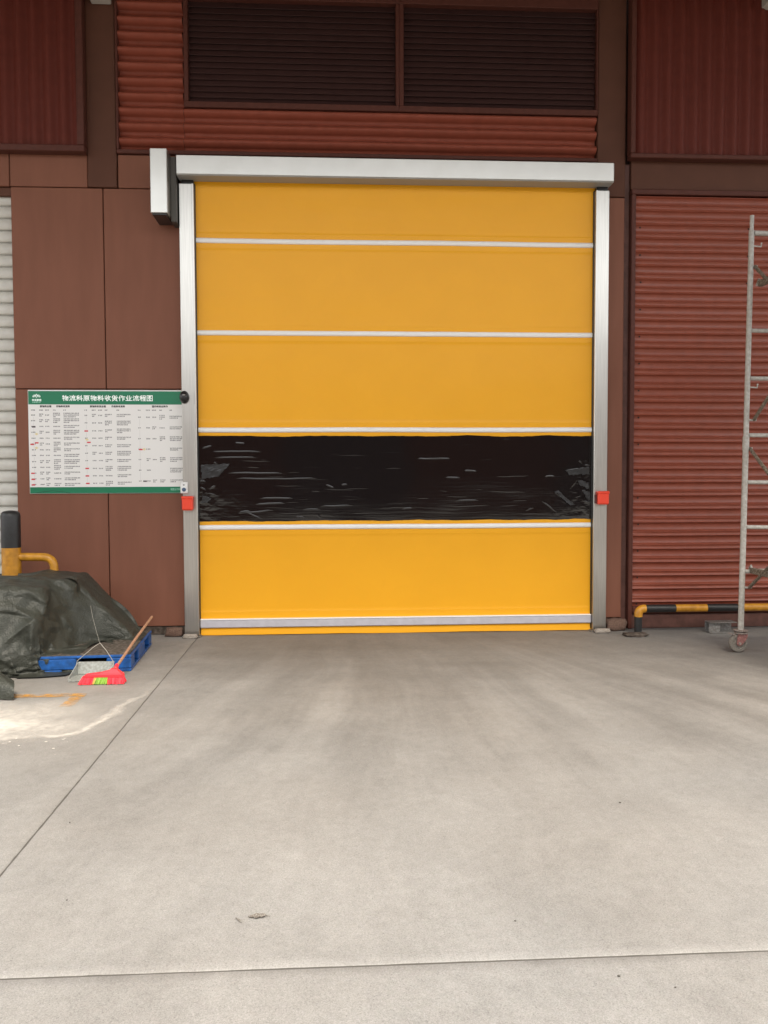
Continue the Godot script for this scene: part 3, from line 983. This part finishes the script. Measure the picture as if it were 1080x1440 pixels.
# ---------- the tarpaulin: a cloth let fall over the load ----------
func box_push(p: Vector3, c: Vector3, inv: Basis, turn: Basis, h: Vector3, rad: float) -> Vector3:
	var q := inv * (p - c)
	var n := q.clamp(-h, h)
	var d := q - n
	if d.length_squared() > rad * rad:
		return p
	if d.length_squared() > 1e-10:
		return c + turn * (n + d.normalized() * rad)
	var gap := h - q.abs()
	if gap.x < gap.y and gap.x < gap.z:
		q.x = signf(q.x) * (h.x + rad)
	elif gap.y < gap.z:
		q.y = signf(q.y) * (h.y + rad)
	else:
		q.z = signf(q.z) * (h.z + rad)
	return c + turn * q


func build_tarpaulin() -> void:
	var t := thing("tarpaulin", "crumpled dark green tarpaulin draped over a pile on the blue pallet", "tarpaulin", v3(0, 0, 0))
	var nx := 62
	var nz := 58
	var bodies := []
	for b in [
		[v3(-3.15, 0.34, 0.72), v3(0.80, 0.27, 0.34), Vector3(0, 0.03, -0.02), 0.03],
		[v3(-2.42, 0.42, 0.72), v3(0.16, 0.20, 0.28), Vector3(0, 0.05, -0.10), 0.06],
		[v3(-2.03, 0.39, 0.62), v3(0.34, 0.02, 0.26), Vector3(0, 0, -0.79), 0.03],
		[v3(-2.70, 0.33, 1.22), v3(0.30, 0.30, 0.22), Vector3(0.10, 0.25, -0.06), 0.06],
		[v3(-2.60, 0.25, 1.50), v3(0.22, 0.17, 0.10), Vector3(-0.30, 0.35, -0.20), 0.06],
		[v3(-3.30, 0.30, 1.35), v3(0.35, 0.26, 0.28), Vector3(0.05, -0.2, 0.08), 0.06],
		[v3(-2.30, 0.07, 1.00), v3(0.66, 0.05, 0.53), Vector3(0, 0.06, 0), 0.02],
	]:
		var turn := Basis.from_euler(b[2])
		bodies.append([b[0], turn.inverse(), turn, b[1], b[3]])
	var P := PackedVector3Array()
	var Q := PackedVector3Array()
	# the sheet is cut askew: its corners when laid flat
	var lump := noise(1.3, 2, 401)
	var rx := PackedFloat32Array()
	var rz := PackedFloat32Array()
	var rd := PackedFloat32Array()
	for j in nz:
		for i in nx:
			var u := i / (nx - 1.0)
			var v := j / (nz - 1.0)
			var p := v3(-4.30, 0, -0.15).lerp(v3(-1.40, 0, -0.15), u).lerp(v3(-4.30, 0, 2.30).lerp(v3(-1.98, 0, 1.74), u), v)
			P.append(p)
	for j in nz:
		for i in nx:
			var k := j * nx + i
			rx.append(P[k].distance_to(P[k + 1]) if i + 1 < nx else 0.0)
			rz.append(P[k].distance_to(P[k + nx]) if j + 1 < nz else 0.0)
			rd.append(P[k].distance_to(P[k + nx + 1]) if i + 1 < nx and j + 1 < nz else 0.0)
	for k in P.size():
		P[k] += v3(0, 0.80 + lump.get_noise_2d(P[k].x, P[k].z) * 0.06, 0)
	Q = P.duplicate()
	for step in 150:
		for k in P.size():
			var v := (P[k] - Q[k]) * 0.955
			Q[k] = P[k]
			P[k] += v + v3(0, -0.0016, 0)
		for it in 3:
			for j in nz:
				for i in nx:
					var k := j * nx + i
					var a := P[k]
					if i + 1 < nx:
						var e := P[k + 1] - a
						var l := e.length()
						e *= 0.5 * (l - rx[k]) / l
						a += e
						P[k + 1] -= e
					if j + 1 < nz:
						var e := P[k + nx] - a
						var l := e.length()
						e *= 0.5 * (l - rz[k]) / l
						a += e
						P[k + nx] -= e
						if i + 1 < nx and it == 0:
							e = P[k + nx + 1] - a
							l = e.length()
							e *= 0.22 * (l - rd[k]) / l
							a += e
							P[k + nx + 1] -= e
					P[k] = a
		for k in P.size():
			var p := P[k]
			var hit := false
			for b in bodies:
				var q := box_push(p, b[0], b[1], b[2], b[3], b[4])
				if q != p:
					hit = true
					p = q
			if p.y < 0.012:
				p.y = 0.012
				hit = true
			p.z = maxf(p.z, 0.06)
			if hit:
				Q[k] = Q[k].lerp(p, 0.75)
			P[k] = p
	# a finer sheet through the settled points, with small wrinkles
	var sub := 4
	var wr := noise(1.0, 3, 402, FastNoiseLite.TYPE_SIMPLEX)
	var pleats := [[Vector2(-2.325, 0.40), Vector2(-2.345, 0.12), 0.075, 0.030], [Vector2(-2.20, 0.53), Vector2(-2.52, 0.27), 0.060, 0.040], [Vector2(-2.62, 0.50), Vector2(-2.30, 0.42), -0.045, 0.035], [Vector2(-2.70, 0.30), Vector2(-2.48, 0.10), 0.06, 0.035], [Vector2(-2.29, 0.72), Vector2(-2.22, 0.42), 0.055, 0.035]]
	var folds := []
	var fr := RandomNumberGenerator.new()
	fr.seed = 5
	for q in 9:
		var f: float = [1.6, 2.1, 2.8, 3.7, 4.6, 5.8, 7.0, 8.6, 10.5][q]
		var a := fr.randf() * PI
		folds.append([cos(a) * f, sin(a) * f, fr.randf() * 2.0, 0.105 / f, fr.randf() * 300.0])
	var rows := []
	for jj in (nz - 1) * sub + 1:
		var row := []
		var j: int = mini(jj / sub, nz - 2)
		var v := float(jj - j * sub) / sub
		for ii in (nx - 1) * sub + 1:
			var i: int = mini(ii / sub, nx - 2)
			var u := float(ii - i * sub) / sub
			var c := []
			for dj in 4:
				var jr := clampi(j + dj - 1, 0, nz - 1) * nx
				c.append(P[jr + i].cubic_interpolate(P[jr + i + 1], P[jr + maxi(i - 1, 0)], P[jr + mini(i + 2, nx - 1)], u))
			var p: Vector3 = c[1].cubic_interpolate(c[2], c[0], c[3], v)
			# stiff sheet: flat facets that meet in sharp creases
			var cx := ii * 0.01185 + 0.10 * wr.get_noise_2d(ii * 0.02, jj * 0.02)
			var cz := jj * 0.0109 + 0.10 * wr.get_noise_2d(ii * 0.02 + 90.0, jj * 0.02)
			var d := 0.0
			for q in folds:
				var w: float = q[3] * smoothstep(-0.25, 0.30, wr.get_noise_2d(ii * 0.013 + q[4], jj * 0.013))
				d += w * (absf(fposmod(cx * q[0] + cz * q[1] + q[2], 2.0) - 1.0) - 0.5)
			var front := smoothstep(0.80, 1.30, p.z)
			p += v3(0.25, 0.6 - 0.2 * front, 0.35 + 0.5 * front) * d * (0.45 + 0.75 * front) * smoothstep(0.0, 0.10, p.y)
			# hanging pleats on the front of the load
			for q in pleats:
				var w2 := Vector2(p.x, p.y)
				var near := Geometry2D.get_closest_point_to_segment(w2, q[0], q[1])
				var along: float = q[0].distance_to(near) / q[0].distance_to(q[1])
				p.z += q[2] * exp(-w2.distance_to(near) / q[3]) * sin(PI * (0.15 + 0.75 * along)) * smoothstep(0.95, 1.25, p.z) * smoothstep(0.03, 0.10, p.y)
			p.y = maxf(p.y, 0.006)
			row.append(p)
		rows.append(row)
	obj("cover_sheet", grid_mesh(rows, Vector3.UP), M.tarp, t)
	# loose end of the sheet, folded on the floor at the left
	var fl := []
	var fn := noise(1.0, 3, 403)
	for j in 15:
		var row := []
		var s := j / 14.0
		for i in 25:
			var a := PI * i / 24.0
			var mid := v3(-2.95, 0, 1.92).lerp(v3(-2.245, 0, 2.26), s)
			var wid := lerpf(0.34, 0.12, s)
			var hei := lerpf(0.36, 0.10, s * s)
			var p := mid + v3(0.35, 0, 0.9).normalized() * wid * cos(a) + Vector3.UP * hei * pow(sin(a), 0.8)
			p += v3(1, 1, 1) * fn.get_noise_3d(p.x * 5.0, p.y * 5.0, p.z * 5.0) * 0.035
			p.y = maxf(0.006, p.y)
			row.append(p)
		fl.append(row)
	obj("loose_end", grid_mesh(fl, Vector3.UP), M.tarp, t)


# ---------- pallet, broom, dustpan ----------
func build_pallet() -> void:
	var t := thing("plastic_pallet", "blue plastic pallet with dusty grey top half under the green tarpaulin", "pallet", v3(-1.632, 0, 1.005))
	t.rotation.y = 0.057
	var w := 1.2
	var dz := 0.525
	var st := begin()
	add_box(st, v3(-w, 0.1105, -dz), v3(0.0, 0.132, dz), 0.004)
	var deck := obj("deck", done(st), M.pallet, t)
	obj("dusty_top", box(v3(-w + 0.012, 0.1325, -dz + 0.012), v3(-0.012, 0.136, dz - 0.012), 0.001), M.pallet_top, deck)
	for xr in [[-0.19, -0.002], [-0.78, -0.42], [-1.198, -1.01]]:
		for zr in [[-0.523, -0.395], [-0.153, 0.165], [0.352, 0.523]]:
			obj("block", box(v3(xr[0], 0.022, zr[0]), v3(xr[1], 0.110, zr[1]), 0.008), M.pallet, t)
	for x in [-0.07, -0.6, -1.13]:
		obj("skid", box(v3(x - 0.069, 0.0, -dz), v3(x + 0.069, 0.0215, dz), 0.004), M.pallet, t)
	for z in [-dz + 0.07, dz - 0.07]:
		for x in [-0.335, -0.865]:
			obj("skid_bar", box(v3(x - 0.194, 0.0, z - 0.05), v3(x + 0.194, 0.0205, z + 0.05), 0.004), M.pallet, t)
	# ribs inside the fork openings
	for k in 2:
		obj("rib_web", box(v3(-0.10, 0.022, [-0.39, 0.17][k]), v3(-0.094, 0.110, [-0.16, 0.345][k]), 0.001), M.pallet, t)


func build_broom() -> void:
	var t := thing("broom", "red broom with a lime green bristle patch lying against the pallet", "broom", v3(-1.725, 0, 1.915))
	var x0 := -0.165
	var x1 := 0.165
	var st := SurfaceTool.new()
	st.begin(Mesh.PRIMITIVE_TRIANGLES)
	st.set_smooth_group(-1)
	var r := RandomNumberGenerator.new()
	r.seed = 9
	for k in 1400:
		var u := r.randf()
		var x := lerpf(x0 + 0.026, x1 - 0.006, u)
		var z := r.randf_range(-0.018, 0.018)
		var a := v3(x, 0.056, z)
		var e := v3(lerpf(x0, x1, u) + r.randf_range(-0.008, 0.008), 0.002 + r.randf() * 0.006, z * 2.4 + r.randf_range(-0.006, 0.012))
		var green := u > 0.33 and u < 0.62
		var c := Color(0.82, 0.03, 0.05) if not green else Color(0.24, 0.42, 0.05)
		if u > 0.30 and u < 0.36:
			c = Color(0.75, 0.38, 0.08)
		var f := r.randf_range(0.75, 1.1)
		st.set_color(Color(c.r * f, c.g * f, c.b * f))
		var s := v3(r.randf_range(-1, 1), 0, r.randf_range(-1, 1)).normalized() * 0.0028
		var q := v3(-s.z, 0, s.x)
		for pr in [[s, q], [q, -s], [-s, -q], [-q, s]]:
			quad(st, a + pr[0], a + pr[1], e + pr[1] * 0.8, e + pr[0] * 0.8, pr[0] + pr[1])
	st.generate_normals()
	tag(obj("bristles", st.commit(), M.bristle, t), "red and lime green bristles", "", "", "stuff")
	# sloped plastic shoulder that holds the bristles
	var prof := [[-0.140, 0.160, 0.052, 0.026], [-0.120, 0.156, 0.070, 0.028], [-0.015, 0.140, 0.082, 0.025], [0.050, 0.122, 0.098, 0.020], [0.068, 0.112, 0.112, 0.016]]
	var cap := begin()
	for k in prof.size() - 1:
		var a: Array = prof[k]
		var b: Array = prof[k + 1]
		var lo := [v3(a[0], a[2], a[3]), v3(a[1], a[2], a[3]), v3(a[1], a[2], -a[3]), v3(a[0], a[2], -a[3])]
		var hi := [v3(b[0], b[2], b[3]), v3(b[1], b[2], b[3]), v3(b[1], b[2], -b[3]), v3(b[0], b[2], -b[3])]
		for q in 4:
			var l := (q + 1) % 4
			quad(cap, lo[q], lo[l], hi[l], hi[q], [v3(0, 0.3, 1), v3(1, 0.3, 0), v3(0, 0.3, -1), v3(-1, 0.5, 0)][q])
		if k == prof.size() - 2:
			quad(cap, hi[0], hi[1], hi[2], hi[3], Vector3.UP)
	obj("head", done(cap), M.broom_red, t)
	obj("socket", tube([v3(0.085, 0.085, -0.030), v3(0.089, 0.118, -0.085)], [0.018, 0.015], 14), M.broom_red, t)
	obj("handle", tube([v3(0.087, 0.100, -0.040), v3(0.115, 0.215, -0.55), v3(0.146, 0.318, -1.065)], [0.0115, 0.011, 0.0105], 12), M.wood, t)


func build_dustpan() -> void:
	var t := thing("dustpan", "grey plastic dustpan with thin wire handle behind the red broom", "dustpan", v3(-1.83, 0, 1.74))
	obj("pan_floor", box(v3(-0.16, 0.003, -0.10), v3(0.13, 0.010, 0.12), 0.002), M.dustpan, t)
	var st := begin()
	add_box(st, v3(-0.15, 0.010, -0.105), v3(0.125, 0.105, -0.095), 0.003, Basis(Vector3.RIGHT, -0.22))
	obj("back_wall", done(st), M.dustpan, t)
	for s in [-1.0, 1.0]:
		var x := -0.155 if s < 0 else 0.125
		var sw := begin()
		var k := [v3(x, 0.0105, -0.09), v3(x, 0.10, -0.105), v3(x + s * 0.012, 0.022, 0.115), v3(x, 0.0105, 0.115)]
		quad(sw, k[0], k[1], k[2], k[3], v3(s, 0, 0))
		var o := v3(-s * 0.006, 0, 0)
		quad(sw, k[0] + o, k[1] + o, k[2] + o, k[3] + o, v3(-s, 0, 0))
		quad(sw, k[1], k[2], k[2] + o, k[1] + o, v3(0, 1, 0))
		quad(sw, k[2], k[3], k[3] + o, k[2] + o, v3(0, 0, 1))
		obj("side_wall", done(sw), M.dustpan, t)
	obj("wire_handle", tube([v3(-0.158, 0.06, -0.05), v3(-0.14, 0.125, -0.05), v3(-0.02, 0.225, -0.045), v3(0.035, 0.262, -0.04), v3(0.08, 0.20, -0.05), v3(0.130, 0.11, -0.06), v3(0.132, 0.06, -0.05)], 0.0024, 8), M.wire, t)
	obj("handle_rod", tube([v3(0.033, 0.262, -0.042), v3(-0.02, 0.33, -0.15), v3(-0.085, 0.43, -0.28), v3(-0.12, 0.50, -0.36)], 0.0009, 8), M.wire, t)


# ---------- small things on the floor ----------
func rock(size: Vector3, salt: int) -> ArrayMesh:
	var n := noise(1.0, 3, salt)
	var rows := []
	for j in 9:
		var row := []
		for i in 17:
			var a := TAU * (i % 16) / 16.0
			var e := PI * j / 8.0 - PI / 2.0
			var d := v3(cos(a) * cos(e), sin(e), sin(a) * cos(e))
			# squared off, then chipped
			var k := maxf(absf(d.x), maxf(absf(d.y), absf(d.z)))
			d = d.lerp(d / k, 0.75) * (0.5 + 0.16 * n.get_noise_3d(d.x * 1.6, d.y * 1.6, d.z * 1.6))
			row.append(v3(d.x * size.x, maxf(0.0, (d.y + 0.42) * size.y), d.z * size.z))
		rows.append(row)
	return grid_mesh(rows, v3(-1, 0, 0), [], true)


func build_floor_bits() -> void:
	var k := obj("rubble", rock(v3(0.20, 0.125, 0.12), 501), M.rubble, self, v3(2.775, 0, 0.09))
	tag(k, "broken brown chunk of kerb between right door guide and guard rail post", "rubble")
	k = obj("rubble", rock(v3(0.16, 0.09, 0.10), 502), M.rubble, self, v3(-1.53, 0, 0.07))
	tag(k, "broken brown chunk of kerb at the foot of the left door guide", "rubble")
	k = obj("plaster_lump", rock(v3(0.15, 0.045, 0.07), 503), M.pale_rubble, self, v3(2.60, 0, 0.215))
	tag(k, "pale crumbled plaster at the foot of the right door guide", "plaster")
	k = obj("plaster_lump", rock(v3(0.13, 0.045, 0.05), 504), M.pale_rubble, self, v3(-1.36, 0, 0.20))
	tag(k, "pale crumbled plaster at the foot of the left door guide", "plaster")
	k = obj("mortar_spill", rock(v3(0.22, 0.035, 0.13), 505), M.skirting, self, v3(2.86, 0, 0.40))
	tag(k, "grey mortar spill round the base of the guard rail post", "mortar")
	var mb := thing("metal_channel", "short grey metal channel lying beside the scaffold caster", "metal channel", v3(3.755, 0, 0.27))
	mb.rotation.y = 0.05
	obj("web", box(v3(-0.135, 0.0, -0.06), v3(0.135, 0.106, -0.05), 0.002), M.galv, mb)
	obj("flange", box(v3(-0.135, 0.098, -0.0495), v3(0.135, 0.106, 0.06), 0.002), M.galv, mb)
	obj("flange", box(v3(-0.135, 0.0, -0.0495), v3(0.135, 0.008, 0.06), 0.002), M.galv, mb)
	obj("end_plate", box(v3(-0.135, 0.0085, 0.02), v3(-0.02, 0.0975, 0.028), 0.002), M.galv, mb)
	# a dry leaf and a stalk
	var n := noise(1.0, 2, 510)
	var rows := []
	for j in 9:
		var row := []
		for i in 15:
			var u := i / 14.0
			var v := j / 8.0 * 2.0 - 1.0
			var wide := 0.015 * pow(sin(PI * u), 0.6) * (1.0 + 0.3 * sin(u * 17.0))
			row.append(v3(u * 0.062 - 0.031, 0.002 + 0.002 * v * v + 0.003 * n.get_noise_2d(u * 6.0, v * 2.0) + 0.004 * u, v * wide))
		rows.append(row)
	var lf := thing("dry_leaf", "curled grey dry leaf lying in the middle of the concrete floor", "leaf", v3(-0.275, 0, 5.365))
	obj("blade", grid_mesh(rows, Vector3.UP), M.leaf, lf)
	obj("stem", tube([v3(0.03, 0.005, 0), v3(0.045, 0.004, 0.004)], 0.001, 6), M.leaf, lf)
	k = obj("stalk", tube([v3(-0.012, 0.003, -0.016), v3(0.0, 0.005, 0.002), v3(0.010, 0.003, 0.016)], [0.0018, 0.003, 0.0015], 7), M.leaf, self, v3(-0.337, 0, 5.387))
	tag(k, "tiny dark stalk just left of the dry leaf on the concrete", "stalk")
	var spots := [[1.337, 4.432], [-1.183, 4.493], [0.869, 5.793], [0.62, 5.45], [-0.98, 5.20], [1.02, 5.86]]
	var pm := rock(v3(0.009, 0.004, 0.006), 520)
	var where := ["at the right, halfway to the door", "beside the long joint at the left", "in front of the cross joint, left of its neighbour", "just behind the cross joint, right of centre", "between the long joint and the dry leaf", "in front of the cross joint, rightmost of all"]
	for k2 in spots.size():
		var p: Array = spots[k2]
		var s := obj("dirt_crumb", pm, M.speck, self, v3(p[0], 0, p[1]))
		s.rotation.y = rng.randf() * TAU
		s.scale = Vector3.ONE * rng.randf_range(0.6, 1.15)
		tag(s, "tiny dark crumb on the concrete " + where[k2], "dirt crumb", "dark crumbs scattered on the concrete")
	# faded yellow floor line and spilt white powder: thin coats on the slab
	var pow_tex := powder_texture()
	var pm2 := paint(lin(0.78, 0.73, 0.66), 0.95)
	pm2.albedo_texture = pow_tex
	pm2.transparency = BaseMaterial3D.TRANSPARENCY_ALPHA
	tag(obj("spilled_powder", sheet(-3.4, -1.20, 1.9, 3.6, 0.0065), pm2, self), "spilled pale powder spread on the concrete left of the joint", "powder", "", "stuff")
	var ym := paint(lin(0.55, 0.27, 0.04), 0.8)
	ym.albedo_texture = marking_texture()
	ym.transparency = BaseMaterial3D.TRANSPARENCY_ALPHA
	tag(obj("floor_marking", sheet(-3.5, -1.68, 2.14, 2.60, 0.0035), ym, self), "worn yellow corner line painted on the concrete in front of the broom", "floor marking")


func sheet(x0: float, x1: float, z0: float, z1: float, y: float) -> ArrayMesh:
	return grid_mesh([[v3(x0, y, z0), v3(x1, y, z0)], [v3(x0, y, z1), v3(x1, y, z1)]], Vector3.UP, [[Vector2(0, 0), Vector2(1, 0)], [Vector2(0, 1), Vector2(1, 1)]])


func powder_texture() -> ImageTexture:
	var w := 560
	var h := 432
	var im := Image.create(w, h, false, Image.FORMAT_RGBA8)
	var n := noise(2.2, 5, 601)
	var f := noise(14.0, 3, 602)
	var arm := [Vector2(-1.95, 3.24), Vector2(-1.56, 3.16), Vector2(-1.47, 2.90), Vector2(-1.40, 2.60), Vector2(-1.34, 2.33), Vector2(-1.33, 2.10)]
	for j in h:
		for i in w:
			var p := Vector2(lerpf(-3.4, -1.20, i / 559.0), lerpf(1.9, 3.6, j / 431.0))
			var q := p + Vector2(n.get_noise_2d(p.x, p.y), n.get_noise_2d(p.x + 9.0, p.y)) * 0.09
			var a := 0.0
			for k in arm.size() - 1:
				var c := Geometry2D.get_closest_point_to_segment(q, arm[k], arm[k + 1])
				var fade: float = clampf((c.y - 1.95) / 0.9, 0.0, 1.0)
				a = maxf(a, fade * 0.5 * smoothstep(0.03 + 0.045 * fade, 0.0, q.distance_to(c)))
			var e := Vector2((q.x + 2.45) / 0.98, (q.y - 3.02) / 0.34)
			a = maxf(a, 0.80 * smoothstep(1.2, 0.3, e.length()))
			var e2 := Vector2((q.x + 2.15) / 0.75, (q.y - 2.72) / 0.34)
			a = maxf(a, 0.45 * smoothstep(1.1, 0.2, e2.length()))
			a *= 0.85 + 0.25 * n.get_noise_2d(p.x * 1.2 + 20.0, p.y * 1.2) + 0.30 * f.get_noise_2d(p.x, p.y)
			im.set_pixel(i, j, Color(1, 1, 1, clampf(a, 0.0, 0.85)))
	for k in 26:
		var c := Vector2i(rng.randi_range(300, 470), rng.randi_range(340, 420))
		im.fill_rect(Rect2i(c, Vector2i(rng.randi_range(1, 4), rng.randi_range(1, 3))), Color(1, 1, 1, 0.9))
	return ImageTexture.create_from_image(im)


func marking_texture() -> ImageTexture:
	var w := 512
	var h := 130
	var im := Image.create(w, h, false, Image.FORMAT_RGBA8)
	var n := noise(9.0, 4, 611)
	for j in h:
		for i in w:
			var p := Vector2(lerpf(-3.5, -1.68, i / 511.0), lerpf(2.14, 2.60, j / 129.0))
			var on := p.y > 2.205 and p.y < 2.295 and p.x < -1.745
			on = on or (p.y > 2.205 and p.y < 2.555 and p.x < -1.745 + (p.y - 2.22) * -0.02 and p.x > -1.835 + (p.y - 2.22) * -0.02)
			var a := (0.38 + 0.8 * n.get_noise_2d(p.x, p.y)) if on else 0.0
			im.set_pixel(i, j, Color(1, 1, 1, clampf(a, 0.0, 0.85)))
	return ImageTexture.create_from_image(im)


# ---------- ground ----------
func slab(x0: float, x1: float, z0: float, z1: float, salt: int) -> ArrayMesh:
	var nx := maxi(12, int((x1 - x0) / 0.05))
	var nz := maxi(12, int((z1 - z0) / 0.05))
	var n := noise(1.0, 3, salt)
	var und := noise(0.5, 2, 700)
	var rows := []
	var uvs := []
	for j in nz + 5:
		var row := []
		var uv := []
		for i in nx + 5:
			var x := lerpf(x0, x1, clampf((i - 2.0) / nx, 0.0, 1.0))
			var z := lerpf(z0, z1, clampf((j - 2.0) / nz, 0.0, 1.0))
			var y := und.get_noise_2d(x, z) * 0.0012 - 0.0012
			# outer rings: the cut edge, then a 3 mm arris, then the face
			var ix := mini(i, nx + 4 - i)
			var jz := mini(j, nz + 4 - j)
			if ix <= 2:
				x += (n.get_noise_1d(z * 9.0 + i * 7.0) * 0.003 if ix < 2 else 0.0) + [0.001, 0.001, 0.005][ix] * (1.0 if i < 3 else -1.0)
			if jz <= 2:
				z += (n.get_noise_1d(x * 9.0 + 800.0 + j * 7.0) * 0.003 if jz < 2 else 0.0) + [0.001, 0.001, 0.005][jz] * (1.0 if j < 3 else -1.0)
			if ix == 0 or jz == 0:
				y = -0.024
			elif ix == 1 or jz == 1:
				y -= 0.0025
			row.append(v3(x, y, z))
			uv.append(Vector2((x - GX0) / GSPAN, (z - GZ0) / GSPAN))
		rows.append(row)
		uvs.append(uv)
	return grid_mesh(rows, Vector3.UP, uvs)


func build_ground() -> void:
	var g := Node3D.new()
	g.name = "ground"
	add_child(g, true)
	tag(g, "pale grey concrete yard with cut joints", "", "", "structure")
	var base := obj("subgrade", grid_mesh([[v3(-160, -0.02, -160), v3(160, -0.02, -160)], [v3(-160, -0.02, 160), v3(160, -0.02, 160)]], Vector3.UP), paint(lin(0.34, 0.31, 0.27), 0.9, 0.0, noise_tex(0.02, 5, 705, Color(0.8, 0.8, 0.8), Color(1, 1, 1)), 0.1), g)
	var joint := paint(lin(0.085, 0.077, 0.067), 0.95)
	obj("joint_filler", box(v3(-9.3, -0.019, -0.14), v3(14.0, -0.0045, 13.6), 0.001), joint, g)
	var m := paint(Color.WHITE, 0.78)
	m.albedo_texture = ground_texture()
	m.detail_enabled = true
	m.detail_blend_mode = BaseMaterial3D.BLEND_MODE_MUL
	m.detail_uv_layer = BaseMaterial3D.DETAIL_UV_2
	m.detail_albedo = value_noise_texture(768, 31, 1.25)
	m.uv2_triplanar = true
	m.uv2_world_triplanar = true
	m.uv2_scale = Vector3.ONE * 0.52
	var s := 0
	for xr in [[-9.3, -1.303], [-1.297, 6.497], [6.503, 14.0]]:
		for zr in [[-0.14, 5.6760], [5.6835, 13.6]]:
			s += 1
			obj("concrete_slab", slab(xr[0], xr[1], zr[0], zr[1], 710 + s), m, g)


func build_surroundings() -> void:
	# the canopy over the loading bay, whose beam ends come into view at the top
	var c := thing("loading_canopy", "canopy over the loading bay with pale beams meeting the wall top", "canopy")
	for x in [-8.5, -2.130, 4.245]:
		var y := 5.925 if x < 0 else 6.03
		obj("beam", box(v3(x - 0.09, y, 0.02), v3(x + 0.09, 6.46, 5.8), 0.006), M.canopy, c)
	for k in 4:
		obj("purlin", box(v3(-9.0, 6.4605, 0.5 + k * 1.35), v3(10.0, 6.56, 0.58 + k * 1.35), 0.004), M.canopy, c)
	obj("added_fascia", box(v3(-9.0, 6.25, 5.805), v3(10.0, 6.64, 5.86), 0.006), M.canopy, c)  # unseen edge board, added to keep sky light off the upper wall
	obj("roof_sheet", ribbed(19.0, 5.95, 0.25, sine_profile(0.03), false, true, 31), M.canopy, c, v3(-9.0, 6.60, 5.90)).rotation.x = -PI / 2.0
	# the warehouse across the yard, seen only as reflections in the steel and the film
	var o := thing("opposite_warehouse", "long low brown warehouse across the yard behind the viewer", "building", v3(0, 0, 27.0))
	obj("wall", box(v3(-60, 0, 0), v3(60, 5.7, 8), 0.02), M.column, o)
	obj("roof", box(v3(-61, 5.71, -0.6), v3(61, 6.0, 9), 0.02), M.galv, o)
	for k in 9:
		obj("door", box(v3(-46 + k * 11.0, 0, -0.06), v3(-41 + k * 11.0, 4.8, -0.005), 0.01), M.backing, o)


func _ready() -> void:
	rng.seed = 20240
	# camera
	var cam := Camera3D.new()
	cam.name = "camera"
	cam.position = v3(0, 1.55, 8.310)
	cam.rotation = v3(-0.0446505, -0.0589977, -0.0032182)
	cam.fov = 61.9275
	cam.near = 0.05
	cam.far = 400.0
	add_child(cam)
	cam.current = true
	# sky, overcast
	var env := Environment.new()
	env.background_mode = Environment.BG_SKY
	var sky := Sky.new()
	var sm := ProceduralSkyMaterial.new()
	sm.sky_top_color = Color(0.88, 0.89, 0.90)
	sm.sky_horizon_color = Color(0.90, 0.90, 0.89)
	sm.sky_curve = 0.2
	sm.ground_bottom_color = Color(0.5, 0.48, 0.45)
	sm.ground_horizon_color = Color(0.7, 0.69, 0.67)
	sky.sky_material = sm
	env.sky = sky
	env.tonemap_mode = Environment.TONE_MAPPER_LINEAR
	env.tonemap_exposure = 3.4
	env.sdfgi_enabled = true
	env.ssao_enabled = true
	env.ssil_enabled = true
	var we := WorldEnvironment.new()
	we.name = "world_environment"
	we.environment = env
	add_child(we)
	var sun := DirectionalLight3D.new()
	sun.name = "sun"
	sun.light_energy = 0.5
	sun.light_color = Color(1.0, 0.96, 0.90)
	sun.light_angular_distance = 20.0
	sun.shadow_enabled = true
	sun.rotation_degrees = v3(-50, 8, 0)
	add_child(sun)
	make_materials()
	build_ground()
	build_warehouse()
	build_surroundings()
	build_roller_shutter()
	build_door()
	build_board()
	build_rails()
	build_scaffold()
	build_pallet()
	build_tarpaulin()
	build_broom()
	build_dustpan()
	build_floor_bits()
